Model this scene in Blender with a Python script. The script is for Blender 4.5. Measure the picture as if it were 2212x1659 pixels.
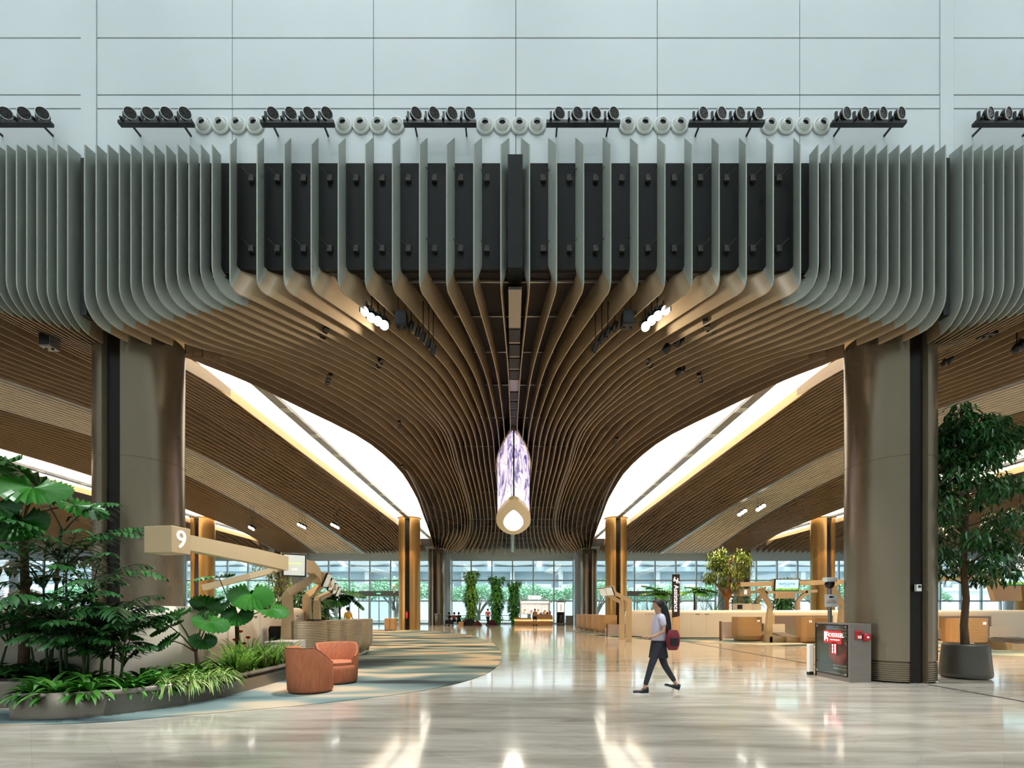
import bpy, bmesh, math, random
from mathutils import Vector, Matrix
for o in list(bpy.data.objects): bpy.data.objects.remove(o)
random.seed(7)
C = bpy.context.scene.collection
SC = bpy.context.scene
# ---------------------------------------------------------------- camera
CX, CZ, F = -0.06, 1.5, 1050.0          # camera x, eye height, focal length in px of the 2212 px frame
cam_d = bpy.data.cameras.new('camera'); cam = bpy.data.objects.new('camera', cam_d); C.objects.link(cam)
cam.location = (CX, 0, CZ); cam.rotation_euler = (math.pi/2, 0, 0)
cam_d.sensor_width = 36.0; cam_d.lens = 36.0*F/2212; cam_d.shift_y = (1320-829.5)/2212; cam_d.clip_end = 600
SC.camera = cam
SC.view_settings.view_transform = 'Standard'; SC.view_settings.look = 'None'
cy = SC.cycles; cy.max_bounces = 5; cy.use_adaptive_sampling = True; cy.adaptive_threshold = 0.07; cy.adaptive_min_samples = 12; cy.diffuse_bounces = 3; cy.glossy_bounces = 3; cy.transparent_max_bounces = 6; cy.caustics_reflective = False; cy.caustics_refractive = False
SC.view_settings.exposure = 0.28; SC.view_settings.gamma = 1.0; SC.view_settings.use_curve_mapping = False
# ---------------------------------------------------------------- sky
wd = bpy.data.worlds.new('sky'); SC.world = wd; wd.use_nodes = True
bg = wd.node_tree.nodes['Background']; bg.inputs[0].default_value = (0.90, 0.95, 1.0, 1); bg.inputs[1].default_value = 1.0
SKY = 2.1
bg.inputs[1].default_value = SKY
sun_d = bpy.data.lights.new('daylight_sun', 'SUN'); sun_d.energy = 3.2; sun_d.angle = math.radians(28); sun_d.color = (.93, .98, 1.0)
sun_o = bpy.data.objects.new('daylight_sun', sun_d); C.objects.link(sun_o); sun_o.location = (0, -20, 40)
sun_o.rotation_euler = Vector((.05, .52, -.85)).to_track_quat('-Z', 'Y').to_euler()
# ---------------------------------------------------------------- lamps (ceiling floods and spots; those on the plants are added fill)
WARM = (1.0, 0.74, 0.48)
def area(name, x, y, z, sx, sy, watts, col=WARM, rot=(0, 0, 0), spread=math.pi):
    l = bpy.data.lights.new(name, 'AREA'); l.shape = 'RECTANGLE'; l.size = sx; l.size_y = sy
    l.energy = watts; l.color = col; l.spread = spread
    o = bpy.data.objects.new(name, l); C.objects.link(o); o.location = (x, y, z); o.rotation_euler = rot
    return o
def spot(name, x, y, z, tx, ty, tz, watts, ang=60, col=WARM, r=.08):
    l = bpy.data.lights.new(name, 'SPOT'); l.energy = watts; l.color = col; l.spot_size = math.radians(ang); l.spot_blend = .6
    l.shadow_soft_size = r
    o = bpy.data.objects.new(name, l); C.objects.link(o); o.location = (x, y, z)
    o.rotation_euler = (Vector((tx, ty, tz))-Vector((x, y, z))).to_track_quat('-Z', 'Y').to_euler()
    return o
for s_ in (-1, 1):      # the two sets of lit round floodlights
    for k_ in range(4): spot('floodlight_beam', s_*(2.95-.14*k_), 9.85, 7.35, s_*(7.6-.9*k_), 7.2+.9*k_, 0, 420, 70, (.96, .98, 1.0), .1)
for x_ in (-4.6, -1.8, .3): spot('plant_fill', x_*.8, 48.5, 7.3, x_, 54.3, 2.8, 520, 50, (1, .93, .8), .1)  # unseen fill lamps, added to brighten the plant columns
for s_ in (-1, 1): spot('blade_uplight', s_*2.6, 10.4, 7.3, s_*4.4, 9.9, 7.95, 75, 80, (1, .9, .75), .05)
for sx in (-1, 1):
    for yy in (14, 21, 28, 36, 44):
        spot('downlight', sx*3.4, yy, 7.5, sx*3.4, yy+.3, 0, 900, 95)
        spot('downlight', sx*12.0, yy, 7.7, sx*12.0, yy, 0, 1800, 110)
        spot('downlight', sx*18.0, yy, 7.6, sx*18.0, yy, 0, 1800, 110)
        if yy > 25: spot('downlight', sx*28.0, yy, 7.6, sx*28.0, yy, 0, 2000, 115)
    # column washers at the head of each column
    for (cx, cy, e) in ((8.35, 39.3, 260), (25.05, 39.3, 260), (8.35, 53.1, 90)):
        spot('column_washer', sx*cx-.55, cy-1.9, 7.3, sx*cx, cy, 2.5, e, 60, (1, .62, .28))
        spot('column_washer', sx*cx+.55, cy-1.9, 7.3, sx*cx, cy, 2.5, e, 60, (1, .62, .28))

# ---------------------------------------------------------------- materials
def srgb(r, g, b):
    f = lambda c: (c/255/12.92) if c/255 <= .04045 else ((c/255+.055)/1.055)**2.4
    return (f(r), f(g), f(b), 1)
MATS = {}
def mat(name, col, rough=.5, metal=0., spec=.5, em=None, es=0., noise=None, bump=None, coat=0., trans=0., alpha=1., sss=0.):
    """col srgb 0-255 tuple; noise=(scale, amount, (sx,sy,sz)); bump=(scale,strength)"""
    m = bpy.data.materials.new(name); m.use_nodes = True; nt = m.node_tree; n = nt.nodes; L = nt.links
    p = n['Principled BSDF']; c = srgb(*col)
    p.inputs['Base Color'].default_value = c; p.inputs['Roughness'].default_value = rough
    p.inputs['Metallic'].default_value = metal; p.inputs['Specular IOR Level'].default_value = spec
    p.inputs['Coat Weight'].default_value = coat; p.inputs['Transmission Weight'].default_value = trans; p.inputs['Alpha'].default_value = alpha
    if em: p.inputs['Emission Color'].default_value = srgb(*em); p.inputs['Emission Strength'].default_value = es
    tc = n.new('ShaderNodeTexCoord')
    if noise:
        mp = n.new('ShaderNodeMapping'); mp.inputs['Scale'].default_value = noise[2] if len(noise) > 2 else (1, 1, 1)
        L.new(tc.outputs['Object'], mp.inputs[0])
        t = n.new('ShaderNodeTexNoise'); t.inputs['Scale'].default_value = noise[0]; t.inputs['Detail'].default_value = 5
        L.new(mp.outputs[0], t.inputs['Vector'])
        r = n.new('ShaderNodeValToRGB'); a = noise[1]
        r.color_ramp.elements[0].position = .3; r.color_ramp.elements[1].position = .7
        r.color_ramp.elements[0].color = tuple(x*(1-a) for x in c[:3])+(1,)
        r.color_ramp.elements[1].color = tuple(min(1, x*(1+a)) for x in c[:3])+(1,)
        L.new(t.outputs[0], r.inputs[0]); L.new(r.outputs[0], p.inputs['Base Color'])
    if bump:
        t2 = n.new('ShaderNodeTexNoise'); t2.inputs['Scale'].default_value = bump[0]; L.new(tc.outputs['Object'], t2.inputs['Vector'])
        b = n.new('ShaderNodeBump'); b.inputs['Strength'].default_value = bump[1]; b.inputs['Distance'].default_value = .01
        L.new(t2.outputs[0], b.inputs['Height']); L.new(b.outputs[0], p.inputs['Normal'])
    MATS[name] = m
    return m

# ---------------------------------------------------------------- mesh builder
class MB:
    def __init__(s): s.v = []; s.f = []; s.sm = []; s.mi = []
    def add(s, vs, fs, smooth=False, mi=0, M=None):
        b = len(s.v)
        s.v += [tuple(M @ Vector(v)) if M else tuple(v) for v in vs]
        s.f += [tuple(b+i for i in f) for f in fs]; s.sm += [smooth]*len(fs); s.mi += [mi]*len(fs)
        return s
    def box(s, x0, x1, y0, y1, z0, z1, M=None, mi=0):
        v = [(x0,y0,z0),(x1,y0,z0),(x1,y1,z0),(x0,y1,z0),(x0,y0,z1),(x1,y0,z1),(x1,y1,z1),(x0,y1,z1)]
        return s.add(v, [(0,3,2,1),(4,5,6,7),(0,1,5,4),(1,2,6,5),(2,3,7,6),(3,0,4,7)], False, mi, M)
    def cbox(s, c, d, rz=0, M=None, mi=0):
        T = Matrix.Translation(c) @ Matrix.Rotation(rz, 4, 'Z')
        if M: T = M @ T
        return s.box(-d[0]/2, d[0]/2, -d[1]/2, d[1]/2, -d[2]/2, d[2]/2, T, mi)
    def tube(s, pts, rad, n=8, caps=True, smooth=True, mi=0, M=None):
        pts = [Vector(p) for p in pts]; k = len(pts)
        rs = rad if isinstance(rad, (list, tuple)) else [rad]*k
        vs = []; up = None
        for i, p in enumerate(pts):
            t = (pts[min(i+1, k-1)]-pts[max(i-1, 0)])
            if t.length < 1e-9: t = Vector((0, 0, 1))
            t.normalize()
            a = up if up and abs(up.dot(t)) < .95 else (Vector((0, 0, 1)) if abs(t.z) < .9 else Vector((1, 0, 0)))
            u = (a-t*a.dot(t)).normalized(); w = t.cross(u); up = u
            for j in range(n):
                q = 2*math.pi*j/n; vs.append(p+(u*math.cos(q)+w*math.sin(q))*rs[i])
        fs = [(i*n+j, i*n+(j+1) % n, (i+1)*n+(j+1) % n, (i+1)*n+j) for i in range(k-1) for j in range(n)]
        s.add(vs, fs, smooth, mi, M)
        if caps:
            s.add(vs[:n], [tuple(range(n))[::-1]], False, mi, M); s.add(vs[-n:], [tuple(range(n))], False, mi, M)
        return s
    def cyl(s, c, r, h, n=24, r2=None, M=None, mi=0, smooth=True):
        r2 = r if r2 is None else r2
        return s.tube([(c[0], c[1], c[2]), (c[0], c[1], c[2]+h)], [r, r2], n, True, smooth, mi, M)
    def lathe(s, prof, n=32, c=(0, 0, 0), M=None, mi=0, smooth=True, a0=0, a1=2*math.pi, close=False):
        full = abs(a1-a0-2*math.pi) < 1e-6; m = n if full else n+1; k = len(prof)
        vs = [(c[0]+r*math.cos(a0+(a1-a0)*j/n), c[1]+r*math.sin(a0+(a1-a0)*j/n), c[2]+z) for (r, z) in prof for j in range(m)]
        fs = []
        for i in range(k-1):
            for j in range(n):
                j2 = (j+1) % m
                fs.append((i*m+j, i*m+j2, (i+1)*m+j2, (i+1)*m+j))
        return s.add(vs, fs, smooth, mi, M)
    def prism(s, poly, z0, z1, M=None, mi=0, smooth=False):
        n = len(poly); vs = [(x, y, z0) for x, y in poly]+[(x, y, z1) for x, y in poly]
        s.add(vs, [(i, (i+1) % n, n+(i+1) % n, n+i) for i in range(n)], smooth, mi, M)
        return s.add(vs, [tuple(range(n))[::-1], tuple(range(n, 2*n))], False, mi, M)
    def sheet(s, rows, smooth=True, mi=0, M=None):
        k = len(rows[0]); vs = [p for r in rows for p in r]
        return s.add(vs, [(i*k+j, i*k+j+1, (i+1)*k+j+1, (i+1)*k+j) for i in range(len(rows)-1) for j in range(k-1)], smooth, mi, M)
    def build(s, name, m, parent=None, bevel=0., mods=None):
        me = bpy.data.meshes.new(name); me.from_pydata(s.v, [], s.f)
        ms = m if isinstance(m, (list, tuple)) else [m]
        for x in ms: me.materials.append(MATS[x] if isinstance(x, str) else x)
        me.polygons.foreach_set('use_smooth', s.sm); me.polygons.foreach_set('material_index', s.mi)
        me.update()
        o = bpy.data.objects.new(name, me); C.objects.link(o)
        if parent: o.parent = parent
        if bevel:
            b = o.modifiers.new('bevel', 'BEVEL'); b.width = bevel; b.segments = 2; b.limit_method = 'ANGLE'
        return o
def tag(o, label=None, cat=None, group=None, kind=None):
    if label: o['label'] = label
    if cat: o['category'] = cat
    if group: o['group'] = group
    if kind: o['kind'] = kind
    return o
def thing(name, label, cat, loc=(0, 0, 0), rz=0, group=None, scale=1):
    o = bpy.data.objects.new(name, None); C.objects.link(o); o.location = loc; o.rotation_euler = (0, 0, rz); o.scale = (scale,)*3
    o.empty_display_size = .1
    return tag(o, label, cat, group)
def struct(o): o['kind'] = 'structure'; return o
def sempty(name):
    o = bpy.data.objects.new(name, None); C.objects.link(o); return struct(o)
def dup(o, parent=None, top=True):
    c = o.copy(); C.objects.link(c)
    if not top: c.parent = parent
    for ch in [x for x in KIDS(o)]: dup(ch, c, False)
    return c
def KIDS(o): return [x for x in bpy.data.objects if x.parent == o]
def place(o, loc, rz=None, label=None, scale=None):
    o.location = loc
    if rz is not None: o.rotation_euler = (0, 0, rz)
    if label: o['label'] = label
    if scale: o.scale = (scale,)*3
    return o
def text(s, size, parent, m, M, name='lettering', ext=.004, font_align='CENTER', parts=None):
    """real letters as thin extruded mesh, local frame M (x right, y up, z out of the face)"""
    cu = bpy.data.curves.new(name, 'FONT'); cu.body = s; cu.size = size; cu.extrude = ext; cu.align_x = font_align; cu.align_y = 'CENTER'
    cu.resolution_u = 3
    tmp = bpy.data.objects.new('tmp', cu); C.objects.link(tmp)
    dg = bpy.context.evaluated_depsgraph_get(); me = bpy.data.meshes.new_from_object(tmp.evaluated_get(dg)); 
    bpy.data.objects.remove(tmp); bpy.data.curves.remove(cu)
    me.materials.clear(); me.materials.append(MATS[m]); me.transform(M)
    o = bpy.data.objects.new(name, me); C.objects.link(o)
    if parent: o.parent = parent
    return o
def face_M(loc, rz=0, tilt=0, roll=0):
    """frame for things on a vertical face that looks towards -y when rz=0"""
    return Matrix.Translation(loc) @ Matrix.Rotation(rz, 4, 'Z') @ Matrix.Rotation(math.pi/2+tilt, 4, 'X') @ Matrix.Rotation(roll, 4, 'Z')
def smooth(a, b, t):
    t = max(0., min(1., (t-a)/(b-a))); return t*t*(3-2*t)
def interp(tab, y):
    """monotone-ish Catmull-Rom through rows (y, a, b, ...)"""
    if y <= tab[0][0]: return tab[0][1:]
    if y >= tab[-1][0]: return tab[-1][1:]
    i = max(k for k in range(len(tab)-1) if tab[k][0] <= y)
    y0, y1 = tab[i][0], tab[i+1][0]; t = (y-y0)/(y1-y0); out = []
    for c in range(1, len(tab[0])):
        p = lambda k: tab[max(0, min(len(tab)-1, k))][c]; q = lambda k: tab[max(0, min(len(tab)-1, k))][0]
        def slope(k):
            if k <= 0: return (p(1)-p(0))/(q(1)-q(0))
            if k >= len(tab)-1: return (p(k)-p(k-1))/(q(k)-q(k-1))
            a = (p(k)-p(k-1))/(q(k)-q(k-1)); b = (p(k+1)-p(k))/(q(k+1)-q(k)); h0 = q(k)-q(k-1); h1 = q(k+1)-q(k)
            return (a*h1+b*h0)/(h0+h1)
        m0, m1 = slope(i)*(y1-y0), slope(i+1)*(y1-y0)
        out.append((2*t**3-3*t*t+1)*p(i)+(t**3-2*t*t+t)*m0+(-2*t**3+3*t*t)*p(i+1)+(t**3-t*t)*m1)
    return tuple(out)
# ================================================================ materials of the place
mat('wall_white', (226, 236, 238), .55, noise=(.35, .025))
mat('groove_dark', (62, 62, 56), .7)
mat('panel_dark', (24, 28, 26), .6, spec=.2, noise=(.6, .12))
mat('blade_cool_lit', (168, 176, 167), .42, .1, noise=(3, .04, (1, 1, .2)))  # upright blades: cool sky light painted into the blade coat
mat('blade_warm_lit', (172, 150, 120), .4, .1, noise=(3, .05, (1, .2, 1)))  # ceiling runs: same coat with warm lamp light painted in
mat('blade_brown', (152, 130, 102), .42, .1, noise=(3, .05, (1, .2, 1)))
mat('blade_pale', (196, 190, 178), .5, noise=(3, .03, (1, .2, 1)))
mat('backing_brown', (46, 37, 30), .7, noise=(1.5, .12))
mat('backing_pale', (190, 178, 156), .6)
mat('cream_reveal', (226, 190, 136), .5)
mat('track_grey', (128, 128, 128), .35, .5, noise=(14, .3, (1, .15, 1)))
mat('black', (18, 18, 18), .5)
mat('black_gloss', (24, 20, 18), .12)
mat('column_metal', (138, 125, 106), .27, .75, noise=(.8, .05, (1, 1, .15)))
mat('column_gold', (190, 150, 92), .3, .7, noise=(.8, .05, (1, 1, .15)))
mat('steel', (150, 146, 140), .3, .8)
mat('chrome', (200, 200, 200), .12, 1.)
mat('frame_grey', (184, 200, 206), .45, .2)
mat('brick_pale', (196, 204, 206), .6)
mat('white_paint', (235, 232, 224), .45)
mat('glow_white', (255, 255, 255), .5, em=(255, 246, 228), es=2.2)
mat('lamp_white', (255, 255, 255), .5, em=(255, 252, 244), es=6.)
# polished stone floor
def floor_mat():
    m = bpy.data.materials.new('polished_stone'); m.use_nodes = True; nt = m.node_tree; n = nt.nodes; L = nt.links
    p = n['Principled BSDF']; tc = n.new('ShaderNodeTexCoord')
    mp = n.new('ShaderNodeMapping'); mp.inputs['Rotation'].default_value = (0, 0, math.radians(28)); mp.inputs['Scale'].default_value = (.35, 2.2, 1)
    L.new(tc.outputs['Object'], mp.inputs[0])
    t = n.new('ShaderNodeTexNoise'); t.inputs['Scale'].default_value = 1.4; t.inputs['Detail'].default_value = 9; t.inputs['Roughness'].default_value = .62; t.inputs['Distortion'].default_value = .6
    L.new(mp.outputs[0], t.inputs['Vector'])
    r = n.new('ShaderNodeValToRGB'); e = r.color_ramp.elements
    e[0].position = .32; e[0].color = srgb(176, 168, 152); e[1].position = .68; e[1].color = srgb(232, 224, 208)
    x = r.color_ramp.elements.new(.5); x.color = srgb(210, 202, 186)
    L.new(t.outputs[0], r.inputs[0])
    # slab to slab difference
    br = n.new('ShaderNodeTexBrick'); br.inputs['Scale'].default_value = 1; br.inputs['Brick Width'].default_value = 1.2; br.inputs['Row Height'].default_value = .6
    br.inputs['Mortar Size'].default_value = .003; br.inputs['Color1'].default_value = (.93, .93, .93, 1); br.inputs['Color2'].default_value = (1, 1, 1, 1); br.inputs['Mortar'].default_value = (.84, .82, .79, 1)
    mp2 = n.new('ShaderNodeMapping'); mp2.inputs['Rotation'].default_value = (0, 0, math.radians(45)); L.new(tc.outputs['Object'], mp2.inputs[0]); L.new(mp2.outputs[0], br.inputs['Vector'])
    mx = n.new('ShaderNodeMixRGB'); mx.blend_type = 'MULTIPLY'; mx.inputs[0].default_value = 1; L.new(r.outputs[0], mx.inputs[1]); L.new(br.outputs[0], mx.inputs[2])
    L.new(mx.outputs[0], p.inputs['Base Color'])
    r2 = n.new('ShaderNodeMapRange'); r2.inputs[3].default_value = .07; r2.inputs[4].default_value = .16; L.new(t.outputs[0], r2.inputs[0]); L.new(r2.outputs[0], p.inputs['Roughness'])
    t3 = n.new('ShaderNodeTexNoise'); t3.inputs['Scale'].default_value = .9; L.new(tc.outputs['Object'], t3.inputs['Vector'])
    b = n.new('ShaderNodeBump'); b.inputs['Strength'].default_value = .06; b.inputs['Distance'].default_value = .02; L.new(t3.outputs[0], b.inputs['Height']); L.new(b.outputs[0], p.inputs['Normal'])
    p.inputs['Specular IOR Level'].default_value = .6; p.inputs['Coat Weight'].default_value = .3; p.inputs['Coat Roughness'].default_value = .05
    MATS['polished_stone'] = m
floor_mat()
struct(MB().box(-62, 62, -8, 58.2, -.2, 0).build('floor', 'polished_stone'))

# unseen slotted roof of the front hall, rear and side walls, added to dim sky light
rf = sempty('ceiling')  # holds the added, unseen roof strips only
m = MB()
for i in range(14): m.box(-30, 30, -9+i*1.33, -9+i*1.33+.68, 17, 17.5)
for x in (-24, -16, -8, 0, 8, 16, 24): m.box(x-.2, x+.2, -9, 9.6, 16.9, 17.5)
m.build('roof_shade_strip', 'wall_white', rf)
struct(MB().box(-30, 30, -9.3, -9, 0, 17.5).build('wall_rear_added', 'wall_white'))
struct(MB().box(-30.3, -30, -9, 9.6, 0, 17.5).build('wall_side_added', 'wall_white')); struct(MB().box(30, 30.3, -9, 9.6, 0, 17.5).build('wall_side_added', 'wall_white'))
# ================================================================ front wall above the soffit
WY = 9.55                                   # face of the wall
def zpx(y, Y): return CZ+(1320-y)*Y/F
def xpx(x, Y): return CX+(x-1106)*Y/F
w = sempty('wall_front')
MB().box(-30, 30, WY+.03, WY+.5, 8.18, 17.5).build('wall_core', 'groove_dark', w)
pm = MB(); xs = [-8.32-.01, -5.55, -2.775, .02, 2.8, 5.6, 8.35]
zs = [10.3, 11.37, 11.64, 12.76, 14.6, 17]
cells = [(-26, -20.2), (-20.19, -17.4), (-17.39, -14.6), (-14.59, -11.6), (-11.59, -8.53)]+[(xs[i]+(.0 if i else .12), xs[i+1]-.012) for i in range(6)]+[(8.62, 11.6), (11.61, 14.5), (14.51, 26)]
for (a, b) in cells:
    for j in range(5): pm.box(a, b, WY, WY+.2, zs[j]+(.015 if j else 0), zs[j+1]-.015)
for (a, b) in ((-8.515, -8.22), (8.345, 8.6)): pm.box(a, b, WY-.02, WY+.2, 10.3, 17)
pm.build('wall_panel', 'wall_white', w)
MB().box(-26, 26, WY, WY+.3, 8.18, 10.3).build('dark_fascia', 'panel_dark', w)
MB().box(-26, 26, WY+.01, WY+.5, 8.15, 8.2).build('fascia_underside', 'backing_brown', w)
bk = MB()
for s in (-1, 1):
    for i in range(11):
        for z in (9.98, 8.6):
            x = s*(.02+.5127*i); k = s*.02
            bk.box(x-.05+k, x+.05+k, WY-.05, WY, z-.06, z+.06); bk.tube([(x+k, WY-.03, z), (x+s*.17, WY-.12, z+.14)], .01, 4)
bk.build('bracket', 'groove_dark', w)
MB().box(-.14, .14, WY-.42, WY, 7.95, 10.08).build('centre_cover', 'panel_dark', w)
for s in (-1, 1): MB().box(s*8.3-.06, s*8.3+.06, WY-.2, WY, 7.2, 10.22).build('joint_cover', 'black', w)
# ================================================================ ceiling
B0 = lambda y: (0., 7.6)
B1 = [(9.2,-5.66,7.58),(10.2,-4.85,7.6),(11.0,-4.2,7.6),(12.3,-3.35,7.6),(13.95,-2.8,7.6),(15.7,-2.42,7.6),(20.7,-2.40,7.6),(27.8,-2.55,7.6),(35.6,-3.08,7.6),(45.75,-4.6,7.6),(52,-6.0,7.6)]
B2 = [(9.2,-8.15,7.0),(10.5,-8.0,7.15),(11.83,-8.0,7.67),(13,-8.2,8.05),(15.0,-8.3,8.6),(17.3,-7.5,8.7),(20,-6.4,8.7),(23.7,-5.85,8.7),(29.4,-6.0,8.7),(37.2,-6.8,8.7),(45,-7.6,8.45),(48.5,-7.95,8.05),(52,-8.2,7.75)]
RA = [(9.2,-8.47,7.0),(10.5,-8.6,7.1),(12,-9.0,7.8),(14.2,-9.5,8.5),(16,-9.55,8.7),(49,-9.55,8.65),(52,-9.3,7.75)]
MM = [(9.2,-10.6,7.5),(12,-10.6,7.7),(16,-10.9,8.35),(20,-10.9,8.4),(40,-11.2,8.3),(52,-11.7,7.7)]
TT = [(9.2,-15.2,7.7),(13.8,-14.5,8.0),(15.9,-13.8,8.0),(19.5,-13.25,8.0),(25.7,-13.5,8.0),(31.3,-13.85,8.0),(38.1,-14.6,7.95),(52,-15.9,7.6)]
LL = [(9.2,-18,7.8),(13,-17.2,8.0),(15.8,-16.6,8.0),(18,-15.75,8.0),(23.06,-15.7,8.0),(28.4,-16.35,8.0),(34.3,-17.4,8.0),(41.6,-18.9,7.85),(49.6,-20.5,7.62),(52,-21,7.6)]
B2S = [(r[0], r[1]-16.7, r[2]) for r in B2]
RAS = [(r[0], r[1]-16.7, r[2]) for r in RA]
EE = [(9.2,-44,7.8),(52,-44,7.6)]
YF, YB, YE = 9.2, 9.5, 52.0
YST = [9.2, 9.35, 9.5, 9.7, 9.9, 10.2, 10.5, 10.9, 11.3, 11.8, 12.3, 12.9, 13.5, 14.2, 15, 15.8, 16.6, 17.6, 18.6, 19.8, 21, 22.4, 23.8, 25.5, 27.2, 29, 31, 33, 35, 37, 39, 41, 43, 45, 47, 48.7, 50.4, 52]
def edge(tabs, s):
    a, b = tabs
    def f(y):
        pa = a(y) if callable(a) else interp(a, y); pb = b(y) if callable(b) else interp(b, y)
        return (pa[0]+(pb[0]-pa[0])*s, pa[1]+(pb[1]-pa[1])*s)
    return f
def ribbon(mb, bot, top, th, smooth_=True):
    """thin solid blade between two edges"""
    n = len(bot); vs = []
    for i in range(n):
        b, t = Vector(bot[i]), Vector(top[i])
        tg = Vector(bot[min(i+1, n-1)])-Vector(bot[max(i-1, 0)])
        nr = tg.cross(t-b)
        nr = nr.normalized()*th/2 if nr.length > 1e-9 else Vector((th/2, 0, 0))
        vs += [b-nr, b+nr, t+nr, t-nr]
    fs = []
    for i in range(n-1):
        for j in range(4): fs.append((i*4+j, i*4+(j+1) % 4, (i+1)*4+(j+1) % 4, (i+1)*4+j))
    mb.add(vs, fs, False); k = len(vs)
    mb.add(vs[:4], [(0, 1, 2, 3)]); mb.add(vs[-4:], [(3, 2, 1, 0)])
def crisp(o):
    for p in o.data.polygons: p.use_smooth = True
    o.data.set_sharp_from_angle(angle=math.radians(40))
def blade(f, sgn, parent, matv, mato, fascia=True, r=.45, hh=.5, dx=0., rise=.14, y0=9.2, y1=52., th=.022, gap=None):
    X0, Z0 = f(YF)
    if fascia:
        bot = []; top = []; zt = 10.33; zb = Z0
        r2 = r*.55
        nv = 5
        for i in range(nv):
            t = i/nv; bot.append((X0, YF, zt+(zb+r-zt)*t)); top.append((X0+dx, YB, zt+rise+(zb+hh+r2-zt-rise)*t))
        X1, Z1 = f(YF+r); X2, _ = f(YB+r2)
        na = 7
        for i in range(na+1):
            a = math.pi/2*i/na; cb = (1-math.cos(a)); sb = (1-math.sin(a))
            yb = YF+r*cb; xb, zz = f(yb); bot.append((X0+(xb-X0)*cb, yb, zz+r*sb))
            yt = YB+r2*cb; xt, zq = f(yt); top.append(((X0+dx)*(1-cb)+xt*cb, yt, zq+hh+r2*sb))
        # the upright part is a mesh of its own (same coat, cool daylight put into its colour), the run along the ceiling another
        k = nv+(7 if r > .3 else 3)
        path_b = []; path_t = []
        yy = [y for y in YST if y > YF+r+.05 and y <= y1]
        if yy and yy[-1] < y1-.2: yy.append(y1)
        for y in yy:
            x, z = f(y); path_b.append((x, y, z))
            yt = y+max(0, (YB+r2-YF-r)*(1-(y-YF-r)/1.5)); x2, z2 = f(yt); path_t.append((x2, yt, z2+hh))
        B_ = bot+path_b; T_ = top+path_t
        m1 = MB(); ribbon(m1, [(sgn*p[0], p[1], p[2]) for p in B_[:k+1]], [(sgn*p[0], p[1], p[2]) for p in T_[:k+1]], th)
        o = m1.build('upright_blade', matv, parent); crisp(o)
        m2 = MB(); ribbon(m2, [(sgn*p[0], p[1], p[2]) for p in B_[k:]], [(sgn*p[0], p[1], p[2]) for p in T_[k:]], th)
        crisp(m2.build('ceiling_blade', mato, o))
    else:
        ys = [y0]+[y for y in YST if y0+.1 < y < y1-.1]+[y1]
        b = [(sgn*f(y)[0], y, f(y)[1]) for y in ys]; t = [(p[0], p[1], p[2]+hh) for p in b]
        m2 = MB(); ribbon(m2, b, t, th); crisp(m2.build('ceiling_blade', mato, parent))
def backing(ta, tb, hh, y0, y1, n=4):
    rows = []
    ys = [y0]+[y for y in YST if y0+.1 < y < y1-.1]+[y1]
    for y in ys: rows.append([(lambda p: (p[0], y, p[1]+hh))(edge((ta, tb), j/n)(y)) for j in range(n+1)])
    return rows
cc = sempty('ceiling'); cl = sempty('ceiling'); cr = sempty('ceiling')
mir = lambda rows, s: [[(s*p[0], p[1], p[2]) for p in r] for r in rows]
bm_ = MB(); bs = {-1: MB(), 1: MB()}; bp = {-1: MB(), 1: MB()}
for s in (-1, 1):
    q = -s                                           # tables are for the left side (x<0): q=1 keeps, q=-1 mirrors
    bm_.sheet(mir(backing(B0, B1, .58, 9.5, 52.), q)); bm_.sheet(mir(backing(B1, B2, .5, 9.5, 52.), q))
    side = cl if s < 0 else cr
    bs[s].sheet(mir(backing(RA, MM, .42, 9.5, 52.), q)); bs[s].sheet(mir(backing(MM, TT, .46, 9.5, 52.), q))
    bp[s].sheet(mir(backing(TT, LL, .14, 9.5, 52.), q)); bs[s].sheet(mir(backing(LL, B2S, .46, 9.5, 52.), q))
    bs[s].sheet(mir(backing(RAS, EE, .4, 9.5, 52.), q, ))
    bs[s].build('backing', 'backing_brown', side); bp[s].build('pale_backing', 'backing_pale', side)
    for k in range(11):
        X = -(.272+.5127*k); g = X/-5.66
        f = edge((B0, B1), g)
        blade(f, q, cc, 'blade_cool_lit', 'blade_warm_lit', True, .22, .55, .15-.2*k/10, .42)
    for k in range(12):
        g = (k+.35)/11.35
        def f(y, g=g):
            e = 1+.75*smooth(10, 17, y)*(1-smooth(40, 52, y)); return edge((B1, B2), g**e)(y)
        blade(f, q, cc, 'blade_cool_lit', 'blade_warm_lit', True, .5, .42, -.02, .08, y1=(52. if k < 9 else 10.55))
        if k >= 9: blade(f, q, cc, 'blade_cool_lit', 'blade_brown', False, hh=.42, y0=11.8, y1=52.)
    for k in range(11):
        f = edge((RA, MM), k/11)
        blade(f, q, side, 'blade_cool_lit', 'blade_brown', True, .5, .38, -.02, .08)
    for k in range(11):
        f = edge((MM, TT), k/11); blade(f, q, side, 'blade_cool_lit', 'blade_brown', False, hh=.42, y0=9.7)
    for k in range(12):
        f = edge((TT, LL), (k+.5)/12); blade(f, q, side, 'blade_cool_lit', 'blade_pale', False, hh=.14, y0=11., th=.05)
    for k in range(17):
        f = edge((LL, B2S), (k+.5)/17); blade(f, q, side, 'blade_cool_lit', 'blade_brown', False, hh=.42, y0=12.)
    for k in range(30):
        f = edge((RAS, EE), (k+.2)/30); blade(f, q, side, 'blade_cool_lit', 'blade_brown', False, hh=.36, y0=20.)
bm_.build('backing', 'backing_brown', cc)
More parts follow.
